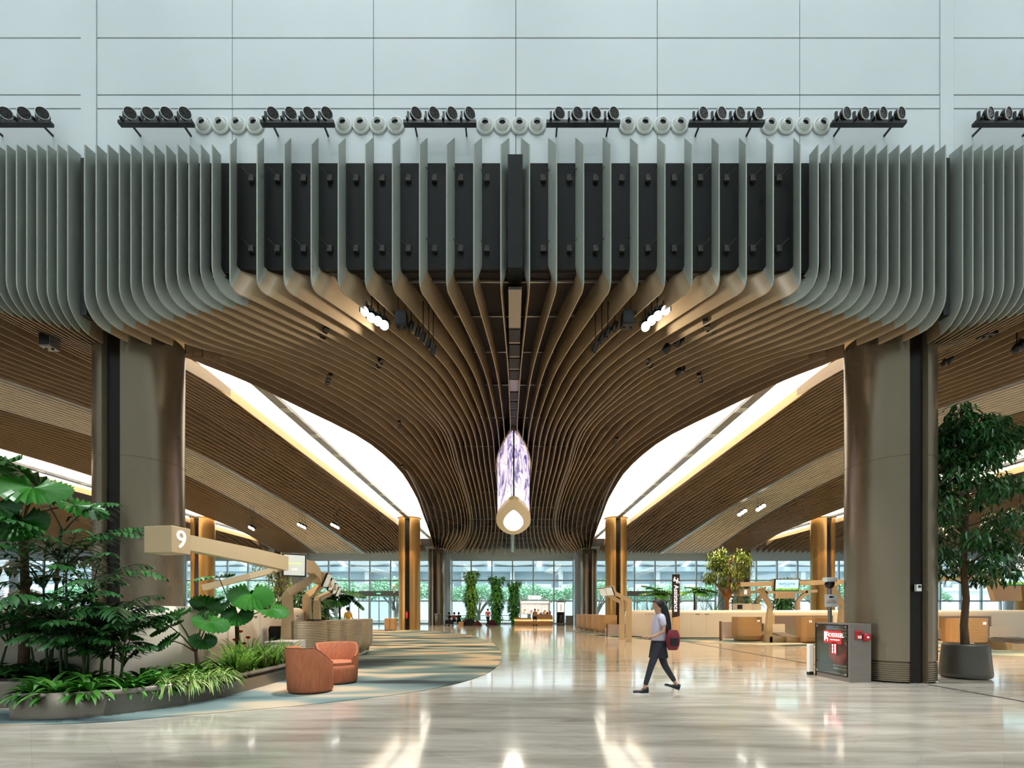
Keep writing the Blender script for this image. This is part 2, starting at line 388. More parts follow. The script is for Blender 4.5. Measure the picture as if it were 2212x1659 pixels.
# cross rails above the blades of the central fan
for y in (9.75, 10.9, 12.4, 14.2, 16.6, 19.5, 23, 27, 31, 35, 38, 41, 44, 47, 50):
    b1, z1 = interp(B1, y); b2, z2 = interp(B2, y)
    m = MB(); m.box(b1, -b1, y-.02, y+.02, z1+.5, z1+.54)
    for s in (-1, 1):
        m.tube([(s*-b1, y, z1+.47), (s*-(b1+(b2-b1)*.97), y, z2+.45)], .018, 4)
    m.build('cross_rail', 'steel', cc)
# the air slot that runs along the middle, dark tracks either side
m = MB(); m.box(-.13, .13, 9.5, 52, 7.78, 7.84)
for i in range(40):
    y = 10.2+i*.62
    if i % 5: m.box(-.13, .13, y, y+.5, 7.76, 7.78, mi=1)
m.build('centre_slot', ['steel', 'black'], cc)
for s in (-1, 1):
    side = cl if s < 0 else cr
    for (tab, w_, dz, y0_, mm_, par) in ((TT, .16, .03, 9.6, 'track_grey', side), (LL, .07, .03, 12, 'black', side), (B1, .05, .12, 9.7, 'black', cc)):
        rows = [[(-s*(x-w_), y, z+dz), (-s*(x+w_), y, z+dz)] for y in YST if y >= y0_ for (x, z) in [interp(tab, y)]]
        rows2 = [[a, b, (b[0], b[1], b[2]+.06), (a[0], a[1], a[2]+.06), a] for a, b in rows]
        m = MB(); m.sheet(rows2, False); m.build('lighting_track', mm_, par)
# ---- glowing skylights above the column lines
def skylight(sgn, x0, ends, nm):
    sk = sempty(nm)
    off = x0+8.35
    inner = [(r[0], r[1]+off, r[2]) for r in B2]
    ys = [y for y in YST if 12.9 < y < 51]
    q = sgn
    # glowing ceiling
    yp = [12.9]+ys+[51]
    gl = MB(); gl.sheet([[(q*(off-9.55), y, 9.0), (q*(interp(inner, y)[0]), y, 9.0)] for y in yp], False)
    gl.build('light_panel', 'glow_white', sk)
    rv = MB(); rows = [[(q*(off-9.55), y, 8.68), (q*(off-9.55), y, 9.02)] for y in ys]
    for r in rows: r += [(r[1][0]-q*.04, r[1][1], r[1][2]), (r[0][0]-q*.04, r[0][1], r[0][2]), r[0]]
    rv.sheet(rows, False); rv.box(*sorted((q*(off-8.2), q*(off-9.6))), 12.2, 13.4, 8.5, 9.02)
    MB().box(*sorted((q*(off-8.0), q*(off-9.5))), 50.3, 50.9, 8.3, 9.02).build('end_panel', 'backing_brown', sk)
    rv.build('reveal', 'cream_reveal', sk)
    rv = MB(); rows = [[(q*x, y, z-.0), (q*x, y, 9.1)] for y in ys for (x, z) in [interp(inner, y)]]
    rv.sheet(rows, False); rv.build('inner_reveal', 'cream_reveal', sk)
    MB().box(q*(off-8.35)-.17, q*(off-8.35)+.17, 12.3, 50.3, 8.86, 8.98).build('track_beam', 'track_grey', sk)
    pl = MB()
    for i in range(14):
        y = 15+i*2.6; pl.box(q*(off-8.35)-.172, q*(off-8.35)+.172, y, y+.4, 8.85, 8.87); pl.cyl((q*(off-8.35), y+.2, 8.8), .03, .05, 8)
    pl.build('light_plate', 'brick_pale', sk)
skylight(1, -8.35, 1, 'window_1'); skylight(-1, -8.35, 1, 'window_2'); skylight(1, -25.05, 1, 'window_3'); skylight(-1, -25.05, 1, 'window_4')
# roof slab over everything and the closed sides of the hall
struct(MB().box(-62, 62, 9.9, 58.5, 9.6, 9.9).build('ceiling', 'backing_brown'))
for s, nm in ((-1, 'wall_left'), (1, 'wall_right')):
    struct(MB().box(s*61.5-.3, s*61.5+.3, 9.6, 58.5, 0, 9.6).build(nm, 'wall_white'))
# ================================================================ columns
def column(x, y, H, R, m, label, flange=True, grille=False):
    t = thing('column', label, 'column', (x, y, 0), 0, 'round metal columns of the hall')
    # two half shells with a dark slot between them, slot runs front to back
    hw = .19
    a = math.asin(hw/R)
    for s in (-1, 1):
        b = MB(); st = -math.pi/2+a if s > 0 else math.pi/2+a; en = math.pi/2-a if s > 0 else 3*math.pi/2-a
        prof = [(R, 0)] if not grille else [(R, 0)]
        if grille:
            prof = []
            for i in range(9): prof += [(R, .03+i*.045), (R, .053+i*.045), (R-.03, .056+i*.045), (R-.03, .072+i*.045)]
            prof.append((R, .45))
        prof += [(R, 4.72), (R-.006, 4.725), (R-.006, 4.735), (R, 4.74), (R, H)]
        b.lathe(prof, 28, smooth=False if grille else True, a0=st, a1=en)
        for e in (st, en):
            b.add([(R*math.cos(e), R*math.sin(e), 0), (R*math.cos(e)*.0+R*.55*math.cos(e), R*math.sin(e)*.75, 0), (R*.55*math.cos(e), R*math.sin(e)*.75, H), (R*math.cos(e), R*math.sin(e), H)], [(0, 1, 2, 3)])
        o = b.build('half_shell', m, t)
        if True:
            for p in o.data.polygons: p.use_smooth = abs(p.normal.z) < .2
            try: o.data.set_sharp_from_angle(angle=math.radians(35))
            except Exception: pass
    MB().box(-hw*.95, hw*.95, -R*.86, R*.86, 0, H-.05).build('dark_slot', 'slot_dark', t)
    if flange: MB().lathe([(R-.02, H-.06), (R+.09, H-.04), (R+.09, H), (R-.02, H+.02)], 40).build('top_flange', m, t)
    return t
mat('slot_dark', (24, 17, 14), .25, 0., .3)
c1 = column(-8.35, 10.85, 7.5, .83, 'column_metal', 'big bronze column behind the planted bed at left', False, True)
c2 = column(8.35, 10.85, 7.5, .83, 'column_metal', 'big bronze column beside the hose reel cabinet at right', False, True)
column(-8.35, 39.3, 9.0, .86, 'column_gold', 'golden column with red extinguisher beyond the ribbed reception desk')
column(8.35, 39.3, 9.0, .86, 'column_gold', 'golden column at centre right behind the two grey tilted screens')
column(-25.05, 39.3, 9.0, .86, 'column_gold', 'golden column seen right of the big left column')
column(25.05, 39.3, 9.0, .86, 'column_gold', 'golden column seen left of the big right column')
column(-8.35, 53.1, 8.2, .86, 'column_metal', 'far column near the window wall, left of the hanging plants', False)
column(8.35, 53.1, 8.2, .86, 'column_metal', 'far column near the window wall, right of the kiosk', False)
column(-25.05, 53.1, 8.2, .86, 'column_metal', 'far left column at the window wall', False)
column(25.05, 53.1, 8.2, .86, 'column_metal', 'far column behind the light green tree', False)
column(41.75, 39.3, 9.0, .86, 'column_gold', 'golden column at right edge behind the potted tree', True)
# ================================================================ window wall
def glass_mat():
    m = bpy.data.materials.new('clear_glass'); m.use_nodes = True; nt = m.node_tree; n = nt.nodes
    n.remove(n['Principled BSDF']); g = n.new('ShaderNodeBsdfGlossy'); g.inputs['Roughness'].default_value = .02
    t = n.new('ShaderNodeBsdfTransparent'); t.inputs[0].default_value = (.9, .97, .98, 1); mx = n.new('ShaderNodeMixShader'); mx.inputs[0].default_value = .06
    nt.links.new(t.outputs[0], mx.inputs[1]); nt.links.new(g.outputs[0], mx.inputs[2]); nt.links.new(mx.outputs[0], n['Material Output'].inputs[0])
    MATS['clear_glass'] = m
glass_mat()
GY = 57.; mat('header_daylit', (190, 214, 224), .6)  # the header's blue is daylight put into its colour
wb = sempty('wall_back')
m = MB(); m.box(-62, 62, GY-.2, GY+.2, 7.5, 9.6)
m.build('header', 'header_daylit', wb)
m = MB()
for k in range(-3, 4):
    xc = 16.7*k
    for s in (-1, 1):
        m.box(xc+s*8.0-.35, xc+s*8.0+.35, GY-.6, GY+.3, 0, 7.6)
m.build('brick_pier', 'brick_pale', wb)
for k in range(-3, 4):
    for s in (-1, 1):
        MB().cyl((16.7*k+s*7.45, GY-.55, 0), .3, 8.2, 20).build('round_post', 'frame_grey', wb)
n_ = 0
for k in range(-3, 4):
    n_ += 1; xc = 16.7*k; m = MB()
    win = sempty('window_%d' % (n_+4))
    xs_ = [xc-7.1, xc-4.84, xc-2.42, xc, xc+2.42, xc+4.84, xc+7.1]
    for x in xs_: m.box(x-.07, x+.07, GY-.12, GY+.12, 0, 7.5)
    for z in (.08, 2.68, 5.08, 7.45): m.box(xc-7.1, xc+7.1, GY-.1, GY+.1, z-.08, z+.08)
    m.build('window_frame', 'frame_grey', win)
    MB().box(xc-7.1, xc+7.1, GY-.01, GY+.01, 0, 7.5).build('pane', 'clear_glass', win)
# ================================================================ things on the white wall
def at(px, Y): return CX+(px-1106)*Y/F
def zat(py, Y): return CZ+(1320-py)*Y/F
mat('lamp_black', (22, 22, 22), .35)
mat('led_dots', (60, 44, 22), .4)
mat('shell_white', (222, 228, 224), .4)
mat('lens_dark', (14, 16, 18), .12)
def flood_rack(px0, px1, label):
    Y = 9.3; x0, x1 = at(px0, Y), at(px1, Y); z = zat(267, Y)
    t = thing('floodlight_rack', label, 'floodlights', ((x0+x1)/2, Y, z), 0, 'floodlight racks on the white wall')
    L = x1-x0
    MB().box(-L/2, L/2, -.05, .05, -.03, .03).build('rail', 'lamp_black', t)
    for s in (-.7, .7): MB().box(s*L/2-.015, s*L/2+.015, .05, .25, -.01, .02).build('wall_arm', 'lamp_black', t)
    for i in range(4):
        xx = -L/2+L*(.13+.245*i)
        turn = .5 if (x0+x1)/2 < 0 else .35
        M = Matrix.Translation((xx+.05, -.02, .14)) @ Matrix.Rotation(turn, 4, 'Z') @ Matrix.Rotation(math.pi/2+.12, 4, 'X')
        h = MB(); h.lathe([(0, -.05), (.07, -.05), (.105, -.02), (.11, .05), (.1, .055)], 20, M=M)
        h.box(-.1, -.06, -.09, .02, .02, .06, Matrix.Translation((xx-.02, 0, 0))); h.box(-.115, -.075, -.02, .02, .02, .22, Matrix.Translation((xx, .0, 0)))
        o = h.build('floodlight', 'lamp_black', t)
        MB().lathe([(.1, .045), (.112, .05), (.112, .06), (.1, .06)], 20, M=M).build('rim', 'shell_white', o)
        d = MB(); d.lathe([(0, .05), (.1, .05)], 20, M=M)
        for a in range(12):
            r = .035 if a < 5 else .07; q = a*2.4; d.cyl((r*math.cos(q), r*math.sin(q), .05), .009, .006, 6, M=M, mi=1)
        d.build('led_array', ['lens_dark', 'led_dots'], o)
    return t
ordn = ['first', 'second', 'third', 'fourth', 'fifth', 'sixth', 'seventh']
for i, (a, b) in enumerate(((-48, 112), (258, 418), (564, 722), (872, 1029), (1180, 1339), (1488, 1650), (1796, 1955), (2104, 2262))):
    lab = ['black rack of four floodlights cut off by the left edge', 'black rack of four floodlights above the left column', 'black floodlight rack, second full one from the left',
           'black floodlight rack just left of the wall centre', 'black floodlight rack just right of the wall centre', 'black floodlight rack, third from the right edge',
           'black floodlight rack above the right column', 'black rack of floodlights cut off by the right edge'][i]
    flood_rack(a, b, lab)
nz = thing('air_nozzle', 'x', 'air nozzle', (0, 9.55, 0), 0, 'round white air nozzles along the wall')
m = MB(); Mn = Matrix.Rotation(math.pi/2, 4, 'X')
m.lathe([(.175, 0), (.175, .015), (.155, .03), (.13, .03), (.125, .015), (.118, .015), (.112, .05), (.09, .085), (.075, .09)], 28, M=Mn)
m.build('ring', 'shell_white', nz)
m = MB(); m.lathe([(.078, .03), (.078, .1), (.068, .105), (.066, .0), (0, .0)], 24, M=Matrix.Translation((0, 0, -.005)) @ Mn); m.build('jet_tube', 'shell_white', nz)
m = MB(); m.lathe([(.066, .06), (0, .06)], 20, M=Matrix.Translation((0, 0, -.005)) @ Mn); m.build('dark_opening', 'lens_dark', nz)
first = True
for g, xs_ in enumerate(((438, 475, 512, 549), (741, 779, 816, 854), (1048, 1085, 1122, 1160), (1356, 1393, 1431, 1469), (1664, 1700, 1738, 1776))):
    for k, x in enumerate(xs_):
        o = nz if first else dup(nz); first = False
        gl = ['between the first two full racks', 'between the second and third full racks', 'in the row at the wall centre', 'in the row right of the wall centre', 'in the row nearest the right column'][g]
        place(o, (at(x, 9.5), 9.535, zat(268-(g == 3)-(g < 2), 9.5)), label='round white air nozzle %s, %s from its left' % (gl, ordn[k]))
# ================================================================ lamps and loudspeakers hanging under the blades
def hang_flood(px, py, Y, face, label, on=True, r=.1, top=8.1, grp='lit round floodlights under the blades'):
    x, z = at(px, Y), zat(py, Y)
    t = thing('hanging_floodlight', label, 'floodlight', (x, Y, z), 0, grp)
    R = Vector(face).normalized().to_track_quat('Z', 'Y').to_matrix().to_4x4()
    m = MB(); m.lathe([(0, -.12), (.05, -.12), (.06, -.07), (r*.9, -.03), (r, 0), (r, .03), (r*.93, .035)], 20, M=R)
    for a in range(8): m.box(-.008, .008, .04, r*.95, -.09, -.02, R @ Matrix.Rotation(a*math.pi/4, 4, 'Z'))
    m.build('housing', 'lamp_black', t)
    MB().lathe([(r*.93, .025), (r*.5, .036), (0, .04)], 20, M=R).build('lens', 'lamp_white' if on else 'lens_dark', t)
    m = MB(); m.tube([(0, 0, top-z), (0, 0, .12)], .012, 6); m.box(-.05, .05, -.05, .05, .1, .17)
    m.tube([(-r-.015, 0, -.01), (-r-.015, 0, .09), (0, 0, .13), (r+.015, 0, .09), (r+.015, 0, -.01)], .01, 6); m.build('hanger', 'lamp_black', t)
    return t
for i, (px, py) in enumerate(((789, 672), (803, 686), (817, 693), (830, 702))):
    hang_flood(px, py, 9.9+.05*i, (-.25+.12*i, -.75, -.6), 'lit round floodlight under the left blades, %s from the left' % ordn[i])
for i, (px, py) in enumerate(((1437, 670), (1420, 682), (1407, 692), (1394, 705))):
    hang_flood(px, py, 9.9+.05*i, (.05, -.8, -.6), 'lit round floodlight under the right blades, %s from the right' % ordn[i])
def speaker(px, py, Y, label, s=.23, m_='black', top=8.0):
    x, z = at(px, Y), zat(py, Y)
    t = thing('loudspeaker', label, 'loudspeaker', (x, Y, z), 0, 'cube loudspeakers hanging from the ceiling')
    MB().box(-s/2, s/2, -s/2, s/2, -s/2-.03, s/2+.03).build('cabinet', m_, t, bevel=.006)
    MB().box(-s*.44, s*.44, -s/2-.006, -s/2, -s*.5, s*.5).build('grille', 'lamp_black', t)
    m = MB()
    for d in (-.07, .07): m.tube([(d, 0, s/2), (d, 0, top-z)], .006, 5); m.box(d-.015, d+.015, -.02, .02, -s/2-.06, -s/2-.02)
    m.build('hanging_wire', 'lamp_black', t)
speaker(868, 692, 10.0, 'black cube loudspeaker hanging right of the left lit floodlights')
speaker(1355, 692, 10.0, 'black cube loudspeaker hanging left of the right lit floodlights')
speaker(107, 738, 10.6, 'grey cube loudspeaker hanging above the tall palm at left', .25, 'track_grey')
speaker(2132, 712, 10.6, 'black cube loudspeaker hanging beyond the right column', .25)
def cluster(pts, Y, label, top=8.0, r=.055, on=False):
    x0, z0 = at(pts[0][0], Y), zat(pts[0][1], Y)
    t = thing('track_spotlights', label, 'spotlights', (x0, Y, z0), 0, 'black spotlight clusters between the blades')
    for (px, py) in pts:
        x, z = at(px, Y)-x0, zat(py, Y)-z0
        m = MB(); M = Matrix.Translation((x, 0, z)) @ Matrix.Rotation(.35, 4, 'Y') @ Matrix.Rotation(-.8 if on else .3, 4, 'X')
        m.lathe([(0, .1), (r*.8, .09), (r, .02), (r*1.15, -.1), (r*1.1, -.1), (r*.8, -.06), (0, -.05)], 14, M=M)
        m.tube([(x, 0, z+.03), (x, 0, top-z0)], .01, 5); m.build('spotlight', 'lamp_black', t)
        if on: MB().lathe([(r*1.05, -.09), (0, -.085)], 12, M=M).build('lens', 'lamp_white', t)
cluster(((888, 704), (903, 716), (914, 727), (926, 741), (936, 755)), 10.2, 'black spotlights in a row right of the left loudspeaker')
cluster(((1328, 704), (1313, 716), (1300, 730), (1286, 750)), 10.2, 'black spotlights in a row left of the right loudspeaker')
cluster(((1440, 752), (1464, 737), (1482, 730), (1505, 712)), 11.2, 'three dark round spotlights below the lit right floodlights', 8.0, .08)
cluster(((1466, 802), (1482, 795), (1497, 786), (1512, 776)), 12.5, 'lower group of dark spotlights right of the centre fan', 8.0, .07)
cluster(((542, 1138), (548, 1141)), 30, 'small lit spotlights left of the pale ceiling band', 8.3, .12, True)
cluster(((647, 1132), (653, 1135), (659, 1138)), 32, 'small lit spotlights on the left pale ceiling band', 8.3, .12, True)
cluster(((719, 1132), (725, 1135), (731, 1138)), 32, 'small lit spotlights right of the left pale ceiling band', 8.3, .12, True)
cluster(((1597, 1110), (1603, 1106), (1609, 1102)), 30, 'lit spotlights on the right pale ceiling band, left group', 8.3, .12, True)
cluster(((1637, 1099), (1643, 1095), (1649, 1091)), 28, 'lit spotlights on the right pale ceiling band, right group', 8.3, .12, True)
cluster(((2196, 752), (2206, 744)), 11, 'dark spotlights at the right edge below the ceiling', 8.0, .08)
cluster(((2040, 782), (2052, 776)), 12, 'dark spotlights just right of the right column head', 8.0, .06)
# slot openings with black lamps inside the ceilings
k = 0
for (px, py) in ((700, 736), (710, 832), (820, 800), (862, 928), (872, 1018), (1528, 722), (1402, 800), (1512, 832), (1330, 962)):
    Y = 6.0*F/(1320-py); x = at(px, Y); k += 1
    m = MB()
    for i in range(3): m.cbox((0, -.22+.22*i, 0), (.1, .17, .07), .1)
    o = m.build('recessed_spots', 'lamp_black'); s_ = 1 if x > 0 else -1
    o.location = (x, Y, 7.66); o.rotation_euler = (0, 0, -.55*s_*(1-smooth(11, 20, Y)) )
    names_ = ['left of the lit left floodlights', 'on the left dense blades above the bright lens', 'on the boundary of the left fan', 'above the left skylight, right of its middle', 'left fan near the vertical screen',
              'right of the lit right floodlights', 'on the boundary of the right fan', 'on the right dense blades above the bright lens', 'right fan near the vertical screen']
    tag(o, 'black recessed lamp slot ' + names_[k-1], 'spotlights', 'recessed lamp slots in the fan ceiling')
# ================================================================ the tall LED pendant
def led_mat():
    m = bpy.data.materials.new('led_picture'); m.use_nodes = True; nt = m.node_tree; n = nt.nodes; L = nt.links
    p = n['Principled BSDF']; tc = n.new('ShaderNodeTexCoord'); mp = n.new('ShaderNodeMapping'); mp.inputs['Scale'].default_value = (2.0, .5, .8)
    L.new(tc.outputs['Object'], mp.inputs[0])
    t = n.new('ShaderNodeTexNoise'); t.inputs['Scale'].default_value = 1.3; t.inputs['Detail'].default_value = 8; t.inputs['Roughness'].default_value = .72; t.inputs['Distortion'].default_value = 1.6
    L.new(mp.outputs[0], t.inputs['Vector'])
    r = n.new('ShaderNodeValToRGB'); e = r.color_ramp.elements
    e[0].position = .36; e[0].color = srgb(58, 50, 92); e[1].position = .58; e[1].color = srgb(252, 250, 255)
    for pos, c in ((.42, (112, 106, 172)), (.445, (150, 122, 120)), (.475, (196, 188, 238)), (.51, (248, 240, 250)), (.545, (222, 150, 130))):
        x = e.new(pos); x.color = srgb(*c)
    L.new(t.outputs[0], r.inputs[0]); p.inputs['Base Color'].default_value = (.02, .02, .02, 1); p.inputs['Roughness'].default_value = .3
    L.new(r.outputs[0], p.inputs['Emission Color']); p.inputs['Emission Strength'].default_value = 1.15
    MATS['led_picture'] = m
led_mat(); mat('cap_gold', (222, 205, 165), .3, .3)
t = thing('led_pendant', 'tall lens shaped screen hanging from the middle of the fan ceiling', 'hanging screen', (0, 16.5, 5.3))
def lens(k, half, L0=7.7, w=.68, grow=0.):
    """outline in plan, near tip at y=0"""
    pts = []
    for i in range(k+1):
        u = i/k; ww = w*(math.sin(math.pi*min(1, u/.56)/2)**.85 if u < .56 else math.cos(math.pi*(u-.56)/.44/2)**.62)
        pts.append((half*(ww+grow*(ww > .01)), -grow+u*(L0+2*grow)))
    return pts
for s, nm in ((-1, 'left_screen'), (1, 'right_screen')):
    pts = lens(26, s); m = MB(); m.sheet([[(x+s*.02*(i == 0), y, z) for i, (x, y) in enumerate(pts)] for z in (.12, 2.35)]); m.build(nm, 'led_picture', t)
loopo = lens(26, 1, grow=.05)+lens(26, -1, grow=.05)[::-1][1:-1]
MB().prism(loopo, 2.35, 2.45).build('top_cap', 'cap_gold', t)
MB().box(-.025, .025, -.05, .03, .1, 2.35).build('front_seam', 'black', t)
ring = MB(); n_ = len(loopo); inn = [(x*.58, 3.85+(y-3.85)*.62+.35) for x, y in loopo]
vs = [(x, y, 0) for x, y in loopo]+[(x, y, .12) for x, y in loopo]+[(x, y, 0) for x, y in inn]+[(x, y, .05) for x, y in inn]
fs = []
for i in range(n_):
    j = (i+1) % n_; fs += [(i, j, n_+j, n_+i), (i, j, 2*n_+j, 2*n_+i), (2*n_+i, 2*n_+j, 3*n_+j, 3*n_+i)]
ring.add(vs, fs); ring.build('bottom_ring', 'cap_gold', t)
MB().prism(inn, .03, .06).build('bottom_light', 'lamp_white', t)
m = MB()
for y in (2, 5.5): m.tube([(0, y, 2.45), (0, y, 2.6)], .05, 8)
m.build('ceiling_stem', 'steel', t)
# ================================================================ carpets
CARPET_OFF = (7.3, 4.1, 0)
def carpet_mat():
    m = bpy.data.materials.new('carpet'); m.use_nodes = True; nt = m.node_tree; n = nt.nodes; L = nt.links
    p = n['Principled BSDF']; p.inputs['Roughness'].default_value = .95; p.inputs['Specular IOR Level'].default_value = .1
    tc = n.new('ShaderNodeTexCoord'); mp = n.new('ShaderNodeMapping'); mp.inputs['Scale'].default_value = (.42, .95, 1); mp.inputs['Rotation'].default_value = (0, 0, .12); mp.inputs['Location'].default_value = CARPET_OFF
    L.new(tc.outputs['Object'], mp.inputs[0])
    t = n.new('ShaderNodeTexNoise'); t.inputs['Scale'].default_value = .85; t.inputs['Detail'].default_value = 1.2; t.inputs['Distortion'].default_value = .25
    L.new(mp.outputs[0], t.inputs['Vector'])
    r = n.new('ShaderNodeValToRGB'); e = r.color_ramp.elements
    e[0].position = .30; e[0].color = srgb(58, 64, 66); e[1].position = .76; e[1].color = srgb(202, 126, 74)
    for pos, c in ((.37, (70, 80, 82)), (.43, (104, 124, 122)), (.51, (128, 146, 142)), (.575, (190, 176, 152)), (.67, (206, 188, 160)), (.71, (206, 152, 108))):
        x = e.new(pos); x.color = srgb(*c)
    L.new(t.outputs[0], r.inputs[0]); L.new(r.outputs[0], p.inputs['Base Color'])
    f = n.new('ShaderNodeTexNoise'); f.inputs['Scale'].default_value = 220; L.new(tc.outputs['Object'], f.inputs['Vector'])
    b = n.new('ShaderNodeBump'); b.inputs['Strength'].default_value = .4; b.inputs['Distance'].default_value = .004; L.new(f.outputs[0], b.inputs['Height']); L.new(b.outputs[0], p.inputs['Normal'])
    MATS['carpet'] = m
carpet_mat()
def curve_pts(tab, n):
    """smooth closed-ish curve through (t, x, y)"""
    return [interp(tab, tab[0][0]+(tab[-1][0]-tab[0][0])*i/n) for i in range(n+1)]
lc = curve_pts([(0,-13,6.1),(1,-6.6,6.35),(2,-4.7,7.0),(3,-3.05,7.95),(4,-1.55,9.4),(5,-.62,11.9),(6,-.4,15.5),(7,-.6,19.5),(8,-1.3,24.5),(9,-3.2,31.5),(10,-7.7,38),(11,-16,38.5)], 110)
MB().prism(lc+[(-20, 38.5), (-20, 6.1)], .0, .012).build('carpet', 'carpet')
o = bpy.data.objects['carpet']; tag(o, 'patterned teal, sand and orange carpet sweeping round the left reception', 'carpet')
rc = curve_pts([(0,4.0,36.8),(1,4.9,31.5),(2,5.75,28.4),(3,8.2,23.9),(4,10.8,21.8),(5,12.6,19.6),(6,15,16.9),(7,19,15.2),(8,30,14)], 80)
o = MB().prism(rc+[(30, 40), (8, 40)], .0, .012).build('carpet', 'carpet'); tag(o, 'teal and orange carpet under the right check-in counters', 'carpet')
o = MB().box(8.38, 8.44, -2, 9.9, .001, .006).box(8.38, 8.44, 11.75, 38, .001, .006).build('floor_joint', 'groove_dark'); struct(o)
# ================================================================ armchairs
def arm_mat():
    m = mat('orange_fabric', (184, 114, 82), .85, spec=.2, noise=(60, .2, (1, 1, .05)), bump=(300, .3)); return m
arm_mat(); mat('piping_dark', (90, 48, 34), .7); mat('seat_fabric', (200, 128, 94), .85, spec=.2, noise=(60, .16, (1, 1, .1)), bump=(300, .3))
def armchair(loc, rz, label):
    """barrel chair, opening towards local -y"""
    t = thing('armchair', label, 'armchair', loc, rz, 'orange barrel armchairs')
    R = .41; n = 72; oa = math.radians(44)          # half opening angle at the front
    def topz(a):                                    # a = angle from the back
        d = abs(a)/(math.pi-oa); return .83-.27*smooth(.52, 1.0, d)
    outer = []; inner = []; rim = []
    for i in range(n+1):
        a = -(math.pi-oa)+2*(math.pi-oa)*i/n; z = topz(a)
        cx, cy = math.sin(a), math.cos(a)
        rr = R+.03*(z-.4)/.4
        outer.append([((R-.035)*cx, (R-.035)*cy, .02), ((R-.01)*cx, (R-.01)*cy, .06), (R*cx, R*cy, .3), (rr*cx, rr*cy, z-.03), ((rr-.012)*cx, (rr-.012)*cy, z-.006)])
        inner.append([((rr-.012)*cx, (rr-.012)*cy, z-.006), ((rr-.04)*cx, (rr-.04)*cy, z), ((rr-.07)*cx, (rr-.07)*cy, z-.02), ((R-.1)*cx, (R-.1)*cy, .42)])
    m = MB(); m.sheet(outer); m.sheet(inner)
    for e in (0, n):                                 # arm ends
        lo, li = outer[e], inner[e]; m.add([lo[2], lo[3], li[1], li[2], li[3]], [(0, 1, 2, 3, 4)])
    m.build('shell', 'orange_fabric', t)
    # closed drum under the seat
    m = MB(); m.lathe([(0, .02), (R-.035, .02), (R-.012, .06), (R-.002, .3), (R-.01, .36), (R-.05, .385), (0, .39)], 48); m.build('base_drum', 'orange_fabric', t)
    m = MB(); m.lathe([(R-.07, .36), (R-.045, .4), (R-.06, .44), (R-.12, .455), (0, .46)], 48); m.build('seat_cushion', 'seat_fabric', t)
    MB().tube([((R-.038)*math.cos(a), (R-.038)*math.sin(a), .425) for a in [2*math.pi*i/40 for i in range(41)]], .006, 5).build('seat_piping', 'piping_dark', t)
    MB().tube([(x, y, z+.002) for (x, y, z) in [r[0] for r in inner]]+[], .007, 5).build('back_piping', 'piping_dark', t)
    MB().lathe([(0, 0), (R-.05, 0), (R-.05, .02)], 32).build('plinth', 'black', t)
    return t
armchair((at(671, 9.02), 9.02, .012), math.radians(133), 'nearer orange barrel armchair, its tall back towards the camera')
armchair((at(729, 10.15), 10.15, .012), math.radians(32), 'farther orange barrel armchair, its open seat turned to the viewer')
# ================================================================ cream cabinet wall
mat('cream', (232, 220, 200), .38, noise=(1.2, .015))
mat('cream_edge', (206, 196, 178), .4)
mat('beige_metal', (196, 172, 134), .4, .15)
mat('desk_rib', (176, 158, 128), .38, .25)
mat('hole_dark', (40, 34, 28), .6)
mat('pink_glass', (214, 190, 182), .15, alpha=.55)
mat('grey_laminate', (214, 206, 204), .35)
def rounded_wall(name, path, H, T, label, cat, m='cream', group=None, rad=.16):
    """wall following a plan path, rounded top, thickness T to the left of the path direction"""
    t = thing(name, label, cat, (0, 0, 0), 0, group)
    rows = []
    for i, p in enumerate(path):
        a = Vector(path[max(i-1, 0)]); b = Vector(path[min(i+1, len(path)-1)]); d = (b-a).normalized(); nr = Vector((-d.y, d.x))
        prof = [(0, .06), (0, H-rad)]+[(rad-rad*math.cos(q), H-rad+rad*math.sin(q)) for q in [math.pi/2*j/6 for j in range(1, 7)]]+[(T-.05, H), (T, H-.05), (T, .06)]
        rows.append([(p[0]+nr.x*u, p[1]+nr.y*u, z) for u, z in prof])
    mm = MB(); mm.sheet(rows); 
    for r in (rows[0], rows[-1]): mm.add(r, [tuple(range(len(r)))])
    mm.build('wall_body', m, t)
    rows = []
    for i, p in enumerate(path):
        a = Vector(path[max(i-1, 0)]); b = Vector(path[min(i+1, len(path)-1)]); d = (b-a).normalized(); nr = Vector((-d.y, d.x))
        rows.append([(p[0]+nr.x*.04, p[1]+nr.y*.04, 0), (p[0]+nr.x*.04, p[1]+nr.y*.04, .07)])
    mm = MB(); mm.sheet(rows, False); mm.build('plinth', 'hole_dark', t)
    return t
lw = rounded_wall('cabinet_run', [(-6.75, 15.6), (-6.62, 15.35), (-6.6, 15.0), (-6.6, 13), (-6.62, 11), (-6.7, 9.6), (-6.95, 8.9), (-7.5, 8.55), (-8.2, 8.5), (-9.5, 8.5), (-12.5, 8.5)][::-1], 1.6, .7,
    'long cream cabinet wall with rounded top behind the planted bed', 'cabinet wall', rad=.2)
m = MB()
for i in range(9):
    y = 10.9+i*.48; m.box(-6.602, -6.59, y, y+.12, 1.34, 1.365)
m.build('handle_slot', 'hole_dark', lw)
m = MB()
for y in (10.2, 11.2, 12.6, 13.6, 14.6): m.box(-6.606, -6.594, y, y+.008, .1, 1.42)
m.build('door_gap', 'cream_edge', lw)
